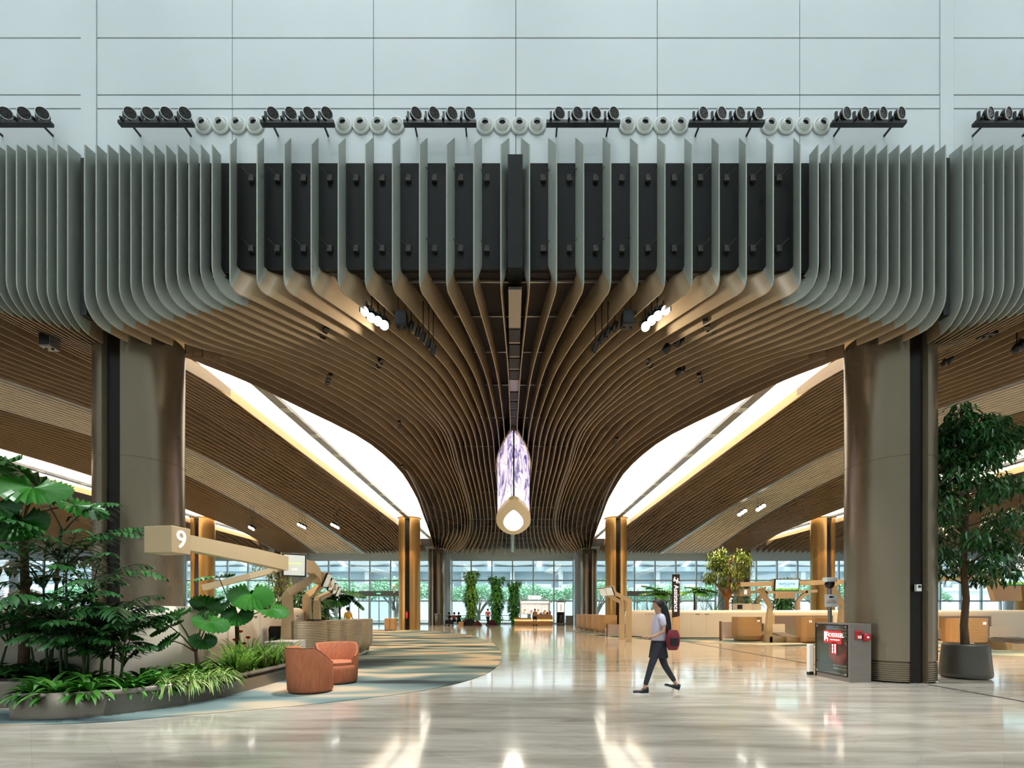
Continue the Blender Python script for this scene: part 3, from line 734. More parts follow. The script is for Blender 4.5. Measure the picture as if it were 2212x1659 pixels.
# ================================================================ ribbed reception desk
def ribbed_desk(segs, H, label, depth=.8, loc=(0, 0, 0), face=1, m='desk_rib', name='reception_desk', plate=True):
    """segs: list of (x,y) joints; each span bulges to the side face=+1 (+x); lower edge tucks in"""
    t = thing(name, label, 'reception desk', loc)
    for k in range(len(segs)-1):
        a, b = Vector(segs[k]), Vector(segs[k+1]); d = (b-a); L = d.length; d.normalize(); nr = Vector((d.y, -d.x))*face
        n = 14; nh = 25; rows = []
        for j in range(nh+1):
            for sub in (0, 1):
                z = .1+(H-.1)*(j+sub*.72)/nh
                if z > H: continue
                u = (z-.1)/(H-.1); tuck = -.22*(1-min(1, u/.32))**2
                rr = .012*(1 if sub == 0 else -1)
                row = []
                for i in range(n+1):
                    s = i/n; bul = .13*math.sin(math.pi*s)**.6
                    p = a+d*(L*s)+nr*(bul+tuck+rr*.6); row.append((p.x, p.y, z))
                rows.append(row)
        mm = MB(); mm.sheet(rows, False)
        q = a-nr*depth; w_ = b-nr*depth
        mm.add([(a.x, a.y, H), (b.x, b.y, H), (w_.x, w_.y, H), (q.x, q.y, H)]+[(p[0], p[1], H) for p in rows[-1]], [(3, 2)+tuple(range(4+n, 3, -1))])
        for e, pp in ((a, q), (b, w_)): mm.add([(e.x, e.y, .1), (e.x, e.y, H), (pp.x, pp.y, H), (pp.x, pp.y, .1)], [(0, 1, 2, 3)])
        mm.add([(q.x, q.y, .1), (w_.x, w_.y, .1), (w_.x, w_.y, H), (q.x, q.y, H)], [(0, 1, 2, 3)])
        mm.build('ribbed_panel', m, t)
    rows = []
    mm = MB()
    for k in range(len(segs)-1):
        a, b = Vector(segs[k]), Vector(segs[k+1]); d = (b-a).normalized(); nr = Vector((d.y, -d.x))*face
        p = [a-nr*.1, b-nr*.1, b-nr*(depth-.05), a-nr*(depth-.05)]
        mm.prism([(v.x, v.y) for v in p], 0, .16)
    mm.build('plinth', 'white_paint', t)
    return t
ribbed_desk([(-5.85, 12.9), (-5.22, 13.6), (-5.12, 14.6), (-5.08, 16.2), (-5.15, 17.3), (-5.35, 18.0)], 1.22, 'ribbed bronze reception desk with scalloped front behind the armchairs', .6, face=1)
# lower desk with pale panel in front of it
t = thing('low_desk', 'low grey desk with pale modesty panel left of the armchairs', 'desk', (-5.9, 12.2, 0))
MB().box(-.2, .5, -.35, .35, .72, .76).build('desk_top', 'grey_laminate', t, bevel=.01)
MB().box(-.18, .48, -.33, -.3, .06, .72).build('modesty_panel', 'grey_laminate', t)
MB().box(.48, .52, -.3, .33, 0, .72).box(-.2, -.16, -.3, .33, 0, .72).build('side_panel', 'grey_laminate', t)
def office_chair(x, y, rz, label, z=0):
    t = thing('office_chair', label, 'office chair', (x, y, z), rz)
    m = MB(); rows = []
    for i in range(7):
        v = i/6; w = .13+.11*math.sin(math.pi*(.12+.76*v))
        rows.append([(w*u, .22+.05*u*u-.04*v, .56+.52*v) for u in (-1, -.6, 0, .6, 1)])
    m.sheet(rows); m.sheet([[(p[0]*1.02, p[1]+.02, p[2]) for p in r] for r in rows]); m.build('mesh_back', 'black', t)
    fr = [rows[i][0] for i in range(7)]+[rows[6][k] for k in range(1, 5)]+[rows[i][4] for i in range(5, -1, -1)]+[rows[0][k] for k in (3, 2, 1, 0)]
    MB().tube(fr, .018, 6).build('back_frame', 'lamp_black', t)
    MB().cbox((0, 0, .47), (.46, .46, .08)).build('seat', 'black', t, bevel=.03)
    m = MB(); m.cyl((0, 0, .1), .03, .34, 10); m.tube([(0, .2, .45), (0, .27, .6)], .02, 6)
    m.build('gas_post', 'lamp_black', t)
    for a in range(5):
        q = a*2*math.pi/5; b_ = MB(); b_.tube([(0, 0, .12), (.28*math.cos(q), .28*math.sin(q), .07)], .018, 6); b_.cyl((.28*math.cos(q), .28*math.sin(q), 0), .03, .06, 8); b_.build('caster_leg', 'lamp_black', t)
    for s in (-1, 1): MB().tube([(s*.22, .05, .48), (s*.27, .05, .66), (s*.27, -.12, .68)], .015, 6).build('arm_rest', 'lamp_black', t)
office_chair(at(597, 12.9), 12.95, math.radians(25), 'black mesh office chair behind the low desk')
# ================================================================ gantry with numeral 9
mat('sign_white', (255, 255, 250), .4, em=(255, 255, 250), es=1.3)
mat('screen_blue', (180, 226, 240), .2, em=(168, 222, 240), es=.9)
mat('screen_grass', (70, 150, 70), .3, em=(60, 150, 70), es=.8)
mat('screen_flower', (240, 210, 60), .3, em=(245, 214, 70), es=.9)
mat('screen_ink', (40, 60, 110), .3, em=(44, 66, 120), es=.6)
mat('screen_grey', (190, 190, 180), .2, em=(182, 182, 170), es=.6)
mat('text_green', (190, 200, 80), .4, em=(200, 210, 90), es=.9)
def strut(mb, pts, w, d):
    """flat-sided bar through points in a vertical plane, width w across, depth d"""
    pts = [Vector(p) for p in pts]; vs = []
    pl = None
    for i, p in enumerate(pts):
        t = (pts[min(i+1, len(pts)-1)]-pts[max(i-1, 0)]).normalized()
        side = Vector((0, 1, 0)) if abs(t.y) < .7 else Vector((1, 0, 0))
        u = (side-t*side.dot(t)).normalized(); n = t.cross(u).normalized()
        ww = w[i] if isinstance(w, (list, tuple)) else w
        vs += [p-n*ww/2-u*d/2, p+n*ww/2-u*d/2, p+n*ww/2+u*d/2, p-n*ww/2+u*d/2]
    fs = [(i*4+j, i*4+(j+1) % 4, (i+1)*4+(j+1) % 4, (i+1)*4+j) for i in range(len(pts)-1) for j in range(4)]
    mb.add(vs, fs); mb.add(vs[:4], [(3, 2, 1, 0)]); mb.add(vs[-4:], [(0, 1, 2, 3)])
def number_box(parent, c, sz, num, rz, name='number_sign', tsize=.3):
    s = MB().cbox((0, 0, 0), sz).build(name, 'beige_metal', parent, bevel=.01); s.location = c; s.rotation_euler = (0, 0, rz)
    text(num, tsize, s, 'sign_white', face_M((0, -sz[1]/2-.004, 0), 0), 'numeral')
    return s
g = thing('check_in_gantry', 'beige overhead gantry on bent legs with the lit numeral 9', 'gantry', (0, 0, 0))
m = MB(); strut(m, [(-5.42, 7.95, 2.62), (-5.4, 10, 2.63), (-5.38, 11.35, 2.61)], [.25, .3, .33], .2)
gp = [(-5.38, 11.95, 2.62), (-5.4, 12.9, 2.66), (-5.5, 13.5, 2.55), (-5.8, 14.4, 2.42), (-6.3, 16.5, 2.42), (-7.2, 19.5, 2.42), (-9.6, 26.5, 2.42)]
strut(m, gp, [.34, .32, .28, .22, .2, .2, .2], .2); m.build('beam', 'beige_metal', g)
number_box(g, (-5.55, 7.75, 2.62), (.36, .5, .42), '9', math.radians(80), tsize=.4)
for (x, y, bx, by) in ((-6.06, 13.0, -5.42, 13.3), (-6.6, 15.5, -6.2, 16.0), (-7.8, 19.3, -8.0, 21.9), (-10.1, 26.0, -9.4, 26.0)):
    m = MB(); strut(m, [(x, y, 0), (x, y, 1.92), (x+.03, y, 1.98), (bx, by, 2.45)], [.34, .2, .2, .14], .2); m.build('leg', 'beige_metal', g)
m = MB(); strut(m, [(-5.42, 11.7, 2.58), (-6.1, 11.2, 2.3), (-7.0, 10.9, 2.02)], .13, .1); m.build('brace', 'beige_metal', g)
def welcome_screen(px, py, Y, w, h, rz, label, style='blue', tilt=.12):
    t = thing('information_screen', label, 'screen', (at(px, Y), Y, zat(py, Y)), rz, 'screens on the check-in gantries')
    t.rotation_euler = (tilt, 0, rz)
    MB().box(-w/2-.03, w/2+.03, 0, .1, -h/2-.03, h/2+.03).build('casing', 'lamp_black', t)
    MB().box(-w/2-.05, w/2+.05, .1, .22, -h/2-.04, h/2+.04).build('back_cover', 'beige_metal', t)
    p = MB().box(-w/2, w/2, -.006, .0, -h/2, h/2).build('display', 'screen_blue' if style == 'blue' else 'screen_grey', t)
    if style == 'blue':
        text('welcome', w*.2, p, 'screen_ink', face_M((0, -.009, h*.14)), ext=.001); text('to T2', w*.11, p, 'screen_ink', face_M((0, -.009, -.08*h)), ext=.001)
        gm = MB(); rnd = random.Random(5)
        gm.box(-w/2, w/2, -.009, -.007, -h/2, -h*.34)
        for i in range(60):
            x = -w/2+w*(i+.5)/60; gm.add([(x-w*.012, -.009, -h*.36), (x+w*.012, -.009, -h*.36), (x, -.009, -h*(.2+.08*rnd.random()))], [(0, 1, 2)])
        gm.build('meadow_picture', 'screen_grass', p)
        fm = MB()
        for i in range(34):
            x = -w/2+w*(i+.5)/34; z = -h*(.25+.14*rnd.random()); fm.cyl((0, 0, 0), h*.028, .002, 8, M=face_M((x, -.01, z)))
        fm.build('flower_picture', 'screen_flower', p)
    else:
        text('welcome', w*.2, p, 'text_green', face_M((0, -.009, h*.1)), ext=.001); text('to T2', w*.11, p, 'sign_white', face_M((0, -.009, -.2*h)), ext=.001)
    return t
welcome_screen(636, 1221, 11.55, .46, .48, math.radians(32), 'grey welcome screen hanging on the left gantry beam', 'grey', .1)
for i, (px, py, Y) in enumerate(((705, 1253, 14.6), (715, 1262, 16.8), (723, 1271, 19.2), (730, 1278, 21.8), (735, 1284, 24.6))):
    t = thing('tilted_monitor', 'tilted beige monitor on the left gantry, %s from the front' % ordn[i], 'monitor', (at(px, Y), Y, zat(py, Y)), 0, 'tilted monitors on the left gantry')
    t.rotation_euler = (.38, 0, math.radians(97))
    MB().box(-.22, .22, .02, .2, -.19, .19).build('casing', 'beige_metal', t, bevel=.01)
    MB().box(-.24, .24, -.03, .02, -.22, .22).build('dark_bezel', 'lamp_black', t); MB().box(-.22, .22, -.05, -.03, -.2, .2).build('display', 'screen_grey', t)
# small things on the ribbed desk
t = thing('keyboard_tray', 'black keyboard and tray on the ribbed desk top', 'keyboard', (-5.75, 14.0, 1.22)); MB().box(-.12, .12, -.3, .3, 0, .03).build('tray', 'black', t); MB().box(-.1, .1, -.25, .25, .03, .045).build('keys', 'lamp_black', t)
# ================================================================ planted bed
mat('planter_metal', (140, 130, 118), .35, .5, noise=(2, .06)); mat('soil', (44, 34, 26), .95, noise=(30, .3))
pl_path = [(-10.2, 6.55), (-7.4, 6.5), (-7.02, 6.6), (-6.6, 6.68), (-6.0, 6.82), (-5.5, 7.35), (-5.15, 7.95), (-5.0, 8.8), (-4.97, 9.8), (-4.98, 10.95)]
pb = curve_pts([(i, p[0], p[1]) for i, p in enumerate([(-7.1, 8.3), (-7.12, 7.2), (-7.06, 6.78), (-6.8, 6.66), (-6.3, 6.72), (-5.8, 6.98), (-5.35, 7.55), (-5.1, 8.3), (-5.0, 9.3), (-4.98, 10.4), (-4.99, 11.3)])], 60)
pz = [(-6.56, 11.3), (-6.56, 9.9), (-6.66, 9.4), (-6.95, 8.75), (-7.1, 8.6)]
pt = thing('planter', 'low grey metal planter curving round the planted bed at left', 'planter', (0, 0, 0))
rows = [[(x, y, 0), (x, y, .37), (x*.995-.0, y+.02, .37), (x*.995, y+.02, .3)] for x, y in pb]
mm = MB(); mm.sheet(rows, True); mm.add([(x, y, .3) for x, y in pb+pz], [tuple(range(len(pb+pz)))]); o = mm.build('planter_wall', 'planter_metal', pt)
for p_ in o.data.polygons: p_.use_smooth = abs(p_.normal.z) < .3
MB().prism([(x*.998, y+.02) for x, y in pb]+pz, .24, .31).build('soil', 'soil', pt)
pt2 = thing('planter', 'dark low planter at the left edge of the picture', 'planter', (0, 0, 0))
MB().box(-12.5, -7.2, 7.45, 8.45, 0, .42).build('planter_wall', 'planter_metal', pt2, bevel=.03); MB().box(-12.4, -7.25, 7.5, 8.4, .42, .44).build('soil', 'soil', pt2)
# ---- foliage makers
def leaf_mat(name, c1, c2, rough=.35, scale=6):
    m = mat(name, c1, rough); nt = m.node_tree; n = nt.nodes; L = nt.links; p = n['Principled BSDF']
    oi = n.new('ShaderNodeNewGeometry'); r = n.new('ShaderNodeValToRGB'); r.color_ramp.elements[0].color = srgb(*c1); r.color_ramp.elements[1].color = srgb(*c2)
    L.new(oi.outputs['Random Per Island'], r.inputs[0]); L.new(r.outputs[0], p.inputs['Base Color'])
    p.inputs['Subsurface Weight'].default_value = 0
    return m
leaf_mat('leaf_dark', (30, 74, 34), (56, 112, 50)); leaf_mat('leaf_mid', (48, 112, 40), (100, 162, 60)); leaf_mat('leaf_bright', (88, 148, 48), (156, 196, 76))
leaf_mat('leaf_lime', (120, 168, 66), (196, 214, 130)); leaf_mat('leaf_fan', (30, 92, 30), (62, 130, 44), .3); leaf_mat('leaf_olive', (70, 96, 30), (130, 150, 50))
mat('bark', (96, 74, 54), .85, noise=(18, .3, (1, 1, .3)), bump=(40, .6)); mat('stem_green', (60, 84, 44), .6); mat('petal_red', (206, 40, 60), .4)
def lance(mb, base, d, L, w, droop=.3, n=4, fold=.15, up=None):
    """one lanceolate leaf"""
    d = Vector(d).normalized(); up = up or Vector((0, 0, 1)); side = d.cross(up)
    side = side.normalized() if side.length > 1e-3 else Vector((1, 0, 0)); rows = []; p = Vector(base)
    for i in range(n+1):
        u = i/n; ww = w*math.sin(math.pi*(.08+.9*u))**.8/2 if i < n else .001
        nr = side.cross(d).normalized()
        rows.append([p-side*ww+nr*ww*fold*2, p, p+side*ww+nr*ww*fold*2])
        d = (d+Vector((0, 0, -droop/n))).normalized(); p = p+d*(L/n)
    mb.sheet(rows, True)
def frond(mb, base, d, L, leaf, n=16, droop=.9, w=.03, rnd=random, spread=1.0, stem=None):
    """feather palm frond"""
    d = Vector(d).normalized(); p = Vector(base); k = n; pts = [p.copy()]
    for i in range(k):
        u = (i+1)/k; d = (d+Vector((0, 0, -droop/k*(.4+u)))).normalized(); p = p+d*(L/k); pts.append(p.copy())
        if u > .22:
            side = d.cross(Vector((0, 0, 1))); side = side.normalized() if side.length > .01 else Vector((1, 0, 0))
            ll = leaf*(math.sin(math.pi*(.12+.82*u))**.7)*(.9+.2*rnd.random())
            for s in (-1, 1): lance(mb, p, side*s*spread*(.7+.5*rnd.random())+d*.8+Vector((0, 0, .15-.3*rnd.random())), ll, w, .9, 3, .1)
    (stem or mb).tube(pts, [.012*(1-.7*i/k) for i in range(k+1)], 5, False)
def fan_leaf(mb, c, axis, R, n=26, cup=.25, rnd=random, stem=None, base=None):
    """big pleated round leaf; axis = direction the leaf opens (its middle vein)"""
    ax = Vector(axis).normalized(); s = ax.cross(Vector((0, 0, 1))).normalized(); nr = s.cross(ax).normalized(); rows = []
    c = Vector(c); A = math.radians(165)
    for i in range(2*n+1):
        a = -A+2*A*i/(2*n); z = .035*R*(1 if i % 2 else -1)
        d = ax*math.cos(a)+s*math.sin(a); rr = R*(1 if i % 2 else .93)*(.82+.18*math.cos(a/1.15))
        rows.append([c+d*rr*u+nr*(z*u*1.6+cup*R*u*u*(.35-math.cos(a)*.4)-.25*R*u**3*max(0, math.cos(a))) for u in (.02, .3, .65, .9, 1)])
    mb.sheet(rows, False)
    if stem is not None and base is not None:
        b = Vector(base); mid = (b+c)/2+Vector((0, 0, .12*R)); stem.tube([b, mid, c], [.016, .012, .009], 6, False)
def fan_palm(name, loc, H, leaves, label, rnd, trunk_r=.04, m='leaf_fan', group=None, fallen=0):
    t = thing(name, label, 'fan palm', loc, 0, group); st = MB(); lf = MB()
    st.tube([(0, 0, 0), (.02, .01, H*.5), (0, 0, H)], [trunk_r*1.3, trunk_r, trunk_r*.8], 8)
    for (dx, dy, dz, R, ax) in leaves: fan_leaf(lf, (dx, dy, H+dz), ax, R, rnd=rnd, stem=st, base=(0, 0, H-.04))
    st.build('stem', 'bark', t); lf.build('leaves', m, t); return t
def feather_palm(loc, canes, label, rnd, m='leaf_dark', group=None, leaf=.34, name='feather_palm', w=.034):
    t = thing(name, label, 'palm', loc, 0, group); st = MB(); lf = MB()
    for (x, y, h, nf, L) in canes:
        st.tube([(x, y, 0), (x*1.1, y*1.1, h*.5), (x*1.25, y*1.25, h)], [.022, .018, .012], 6)
        for j in range(nf):
            q = 2*math.pi*(j+rnd.random()*.6)/nf; e = .9+1.5*rnd.random()
            frond(lf, (x*1.25, y*1.25, h-.1*rnd.random()), (math.cos(q), math.sin(q), e), L*(.8+.4*rnd.random()), leaf, 13, 1.7, w, rnd, stem=st)
    st.build('stem', 'stem_green', t); lf.build('leaves', m, t); return t
def clump(name, kind, rnd, m, R=.3, n=40, L=.35, w=.07, z=.0):
    t = thing(name, 'x', 'plant', (0, 0, 0)); lf = MB()
    for i in range(n):
        q = rnd.random()*2*math.pi; e = rnd.random(); r0 = R*.25*rnd.random()
        if kind == 'broad': lance(lf, (r0*math.cos(q), r0*math.sin(q), .02), (math.cos(q)*(.4+e), math.sin(q)*(.4+e), 1.1-e*.7), L*(.7+.6*rnd.random()), w*(.8+.5*rnd.random()), 1.3, 5, .25)
        elif kind == 'grass': lance(lf, (r0*math.cos(q), r0*math.sin(q), .02), (math.cos(q)*(.3+e), math.sin(q)*(.3+e), 1.2-e*.4), L*(.7+.6*rnd.random()), w, 2.2, 6, .3)
        else: frond(lf, (r0*math.cos(q), r0*math.sin(q), .02), (math.cos(q)*(.2+e*.7), math.sin(q)*(.2+e*.7), 1.3), L*(.7+.6*rnd.random()), .06, 16, .9, .02, rnd)
    lf.build('leaves', m, t); return t
rn = random.Random(3)
# tall fan palm at the left edge
fan_palm('fan_palm', (-8.1, 8.0, .42), 2.6, [(-.1,-.45,.75,.6,(-.2,-1,-.35)), (.5,-.35,.42,.58,(.6,-.8,-.35)), (-.5,-.3,.3,.55,(-.8,-.8,-.4)), (.75,.1,.25,.5,(1,-.3,-.3)), (-.1,.35,.6,.55,(-.2,-.6,.6)), (.15,-.6,.1,.5,(.2,-1,-.7)), (-.55,.2,.0,.5,(-.8,-.5,-.6)), (.35,-.4,-.1,.45,(.5,-1,-.9))],
    'tall dark fan palm with huge pleated leaves at the left edge', rn, .06)
fan_palm('fan_palm', (-5.75, 8.75, .3), .5, [(-.2,-.25,.62,.38,(-.5,-.9,-.35)), (.34,-.15,.5,.36,(.9,-.6,-.3)), (.08,.15,.8,.3,(.2,-.5,.7)), (-.42,-.05,.42,.34,(-1,-.4,-.3)), (-.25,-.3,.2,.27,(-.6,-.9,-.6)), (.25,-.2,.2,.26,(.7,-.9,-.5))],
    'small fan palm with split shining leaves in the middle of the planted bed', rn, .035, group='fan palms of the planted bed')
fan_palm('fan_palm', (-5.95, 10.4, .3), .95, [(-.2,-.3,.95,.45,(-.7,-.7,.05)), (.42,-.2,.6,.52,(.5,-.9,-.5)), (.1,.25,.5,.42,(.2,-.5,.5)), (-.5,-.1,.42,.44,(-1,-.5,-.2)), (.8,-.2,.3,.42,(1,-.6,-.3)), (-.2,-.4,.3,.4,(-.4,-1,-.5)), (.25,-.4,.2,.36,(.4,-1,-.6))],
    'larger fan palm standing in front of the cream cabinet wall', rn, .05, group='fan palms of the planted bed')
feather_palm((-7.35, 7.95, .3), [(0,0,1.9,8,1.3), (.25,.1,1.5,8,1.15), (-.3,.0,1.6,8,1.2), (.1,-.2,1.1,8,1.1), (-.15,.15,.8,8,1.0), (.35,-.1,.6,8,.95), (-.4,-.1,.9,8,1.0), (.5,.05,1.0,8,1.0)], 'big feathery palm clump in front of the big left column', rn, w=.066)
t = thing('feather_palm', 'single feather palm frond reaching up left of the column', 'palm', (-7.95, 8.3, .42)); lf = MB(); st = MB()
st.tube([(0, 0, 0), (.1, 0, 1.4), (.2, 0, 2.5)], [.03, .025, .02], 6)
frond(lf, (.2, 0, 2.5), (-.3, -.25, 1), 1.5, .42, 18, 1.3, .085, rn, stem=st); frond(lf, (.2, 0, 2.4), (1, -.2, 1), 1.3, .4, 16, 1.1, .06, rn, stem=st); frond(lf, (.2, 0, 2.1), (.9, .1, .6), 1.5, .4, 18, .8, .06, rn, stem=st)
st.build('stem', 'stem_green', t); lf.build('leaves', 'leaf_dark', t)
feather_palm((-6.6, 7.75, .3), [(0,0,.5,9,.85), (.2,.1,.4,8,.75), (-.25,0,.55,8,.85), (0,.2,.9,8,.9), (.3,0,.8,8,.8)], 'low dark feathery palm just right of the tall clump', rn, leaf=.28, w=.06)
feather_palm((-9.0, 7.9, .42), [(0,0,.7,9,1.1), (.3,.1,1.1,8,1.0), (-.25,0,.5,8,.9), (.6,0,.6,8,.9), (-.5,.1,1.0,8,.9)], 'shaded feathery palm under the tall fan palm', rn, leaf=.3, w=.05)
# ground cover
def scatter(proto, spots, labels, jit=.0):
    for i, (x, y, s) in enumerate(spots):
        o = proto if i == 0 else dup(proto)
        o.location = (x, y, .3); o.rotation_euler = (0, 0, i*1.7); o.scale = (s, s, s); o['label'] = labels % (['first', 'second', 'third', 'fourth', 'fifth', 'sixth', 'seventh', 'eighth', 'ninth', 'tenth', 'eleventh', 'twelfth', 'thirteenth', 'fourteenth', 'fifteenth', 'sixteenth', 'seventeenth', 'eighteenth'][i])
p = clump('peace_lily', 'broad', rn, 'leaf_mid', n=46, L=.36, w=.075); p['group'] = 'broad leaved plants of the planted bed'
scatter(p, [(-6.85,6.85,.9),(-6.5,6.9,1),(-6.15,7.0,1),(-5.85,7.25,.95),(-5.65,7.6,1),(-6.9,7.2,1.1),(-6.4,7.3,1.1),(-6.0,7.6,1.1),(-5.8,8.1,1.1),(-5.45,8.2,.95),(-6.75,7.6,1.1),(-6.2,8.1,1.1)], 'broad-leaved dark green plant in the planted bed, %s counted from its left front corner')
p = clump('broad_leaf_plant', 'broad', rn, 'leaf_bright', n=40, L=.3, w=.08); p['group'] = 'bright leaved plants of the planted bed'
scatter(p, [(-6.3,8.7,1),(-5.95,8.4,1),(-5.6,8.75,1.1),(-6.1,9.2,1.1),(-5.5,9.3,1.1),(-5.85,9.7,1.2),(-5.4,9.9,1.2)], 'bright green leafy plant in the middle of the bed, %s from the front')
p = clump('spider_plant', 'grass', rn, 'leaf_lime', n=110, L=.34, w=.016); p['group'] = 'grassy plants spilling over the planter edge'
scatter(p, [(-5.45,7.62,1),(-5.3,7.9,1.1),(-5.2,8.2,1.1),(-5.15,8.55,1.05),(-5.35,8.45,1.1)], 'pale grassy plant spilling over the planter edge, %s from the left')
p = clump('fern', 'fern', rn, 'leaf_bright', n=34, L=.5, w=.02); p['group'] = 'ferns at the right end of the bed'
scatter(p, [(-5.2,9.1,.95),(-5.25,9.6,1.1),(-5.2,10.1,1.1),(-5.25,10.6,1.1),(-5.6,10.2,1.2),(-5.3,9.2,1.1),(-5.2,11.0,.9)], 'light green fern at the right end of the bed, %s from the front')
p = clump('shade_plant', 'broad', rn, 'leaf_dark', n=46, L=.42, w=.09); p['group'] = 'dark plants of the left planter'
for i, (x, y) in enumerate(((-7.6, 7.8), (-8.1, 7.75), (-8.6, 7.8), (-9.1, 7.7), (-7.9, 8.1), (-7.1, 8.0))):
    o = p if i == 0 else dup(p); o.location = (x, y, .43 if x < -7.2 else .3); o.rotation_euler = (0, 0, i*1.3); o['label'] = 'dark leafy plant in the left edge planter, %s from its right end' % ordn[i]
t = thing('anthurium', 'anthurium with red flowers below the larger fan palm', 'flower', (-5.75, 10.2, .3)); lf = MB(); fl = MB()
for i in range(12):
    q = i*.52; lance(lf, (0, 0, 0), (math.cos(q), math.sin(q), 1.2), .45, .12, .8, 4)
for (x, y, z) in ((.05, -.1, .75), (.18, -.05, .62), (-.05, -.12, .58), (.12, -.1, .5), (0, -.1, .42)):
    lance(fl, (x, y, z), (.3, -.6, .5), .12, .1, .2, 4, .05); lf.tube([(0, 0, 0), (x, y, z)], .005, 4)
lf.build('leaves', 'leaf_bright', t); fl.build('flowers', 'petal_red', t)
# ================================================================ right: cream wall and its planting
rw = rounded_wall('cabinet_run', [(6.9, 30.0), (6.75, 28.5), (7.2, 27.2), (8.2, 26.6), (9.5, 26.5), (13, 26.3), (18, 25.6), (23, 24.6), (32, 22.5)], 1.55, 1.6,
    'long cream cabinet wall behind the check-in counters at right', 'cabinet wall', rad=.2)
RWP = [(7.2, 27.2), (8.2, 26.6), (9.5, 26.5), (13, 26.3), (18, 25.6), (23, 24.6), (32, 22.5)]
def wy(x):
    for (a, b), (c, d) in zip(RWP, RWP[1:]):
        if a <= x <= c: return b+(d-b)*(x-a)/(c-a)
m = MB()
for x in (10.05, 10.55, 14.0, 17.5, 21.6, 22.9): m.cbox((x, wy(x)+.01, 1.33), (.24, .04, .025))
for i in range(5): m.cbox((7.4+.16*i, wy(7.4+.16*i)+.01, 1.33), (.05, .04, .025), -.54)
m.build('handle_slot', 'hole_dark', rw)
m = MB()
for x in (8.9, 9.7, 10.5, 11.3): m.box(x, x+.012, wy(x)-.003, wy(x)+.03, .1, 1.36)
m.build('door_gap', 'cream_edge', rw)
bt = thing('belt_opening', 'grey opening in the cream wall behind counters 14 and 13', 'opening', (0, 0, 0))
mat('grey_taupe', (128, 112, 100), .5)
MB().box(13.85, 16.9, 25.7, 26.2, .62, 1.24).build('shutter', 'grey_taupe', bt); MB().box(13.8, 16.95, 25.72, 26.3, .58, 1.28).build('frame', 'beige_metal', bt)
bt = thing('belt_opening', 'grey opening in the cream wall right of counter 10', 'opening', (0, 0, 0))
MB().box(21.1, 23.6, 24.0, 24.5, .62, 1.24).build('shutter', 'grey_taupe', bt); MB().box(21.05, 23.65, 24.05, 24.6, .58, 1.28).build('frame', 'beige_metal', bt)
for i, (x, y, lab) in enumerate(((12.9, 26.28, 'small grey card reader on the cream wall beside the belt opening'), (20.6, 24.95, 'small grey card reader on the cream wall right of counter 10'))):
    t = thing('card_reader', lab, 'card reader', (x, y-.06, 1.0)); MB().box(-.07, .07, -.05, .05, -.1, .12).build('body', 'steel', t, bevel=.01); MB().box(-.05, .05, -.06, -.05, -.02, .08).build('keypad', 'black', t)
# ---- check-in counters
mat('counter_bronze', (190, 152, 104), .45, .1)
def counter(x, y, w, num, label, rz=0, H=1.22, below='right'):
    t = thing('check_in_counter', label, 'counter', (x, y, 0), rz, 'bronze check-in counters at right')
    n = 22; nh = 22; rows = []
    def ring(z, tk, off=0):
        r = []
        for i in range(n+1):
            s = -1+2*i/n; xx = s*w/2*(1-tk*.15-.03*(1-z/H)); yy = -.12*(1-abs(s)**3.5)+.12*max(0, abs(s)-.86)/.14*1.2+tk*.24
            r.append((xx, yy+off, z))
        return r
    for j in range(nh):
        for sub in (0, 1):
            z = .3+(H-.3)*(j+sub*.75)/nh; rows.append(ring(z, 0, .004*(-1 if sub == 0 else 1)))
    rows.append(ring(H, 0))
    mm = MB(); mm.sheet(rows, False); top = rows[-1]; mm.add(top+[(w/2, .55, H), (-w/2, .55, H)], [tuple(range(len(top)+2))])
    for s in (-1, 1): mm.add([(s*w/2*.97, .14, .3), (s*w/2, .14, H), (s*w/2, .55, H), (s*w/2*.97, .55, .3)], [(0, 1, 2, 3)])
    mm.build('ribbed_front', 'counter_bronze', t)
    rows = [ring(.3-.26*u, .2+.9*(1-math.sqrt(1-u*u))) for u in (0, .2, .4, .6, .8, .92, 1)]
    mm = MB(); mm.sheet(rows); mm.build('curved_base', 'counter_bronze', t)
    MB().box(-w/2*.8, w/2*.9, .2, .6, 0, .3).build('plinth', 'beige_metal', t)
    if num: text(num, .14, t, 'sign_white', face_M((w*.26 if num != '13' else -w*.3, -.135, H-.2)), 'numeral')
    # clerk monitor, small side fitting
    MB().box(w/2, w/2+.1, .1, .4, .5, .9).build('side_reader', 'steel', t, bevel=.01)
    return t
counter(11.5, 23.6, 1.3, '14', 'bronze check-in counter numbered 14')
counter(14.0, 22.4, 1.32, '13', 'bronze check-in counter numbered 13')
counter(15.5, 21.4, 1.3, None, 'bronze check-in counter half hidden by the right column')
counter(17.8, 18.9, 1.45, '10', 'bronze check-in counter numbered 10 behind the potted tree')
counter(21.3, 17.6, 1.45, None, 'bronze check-in counter cut off by the right edge')
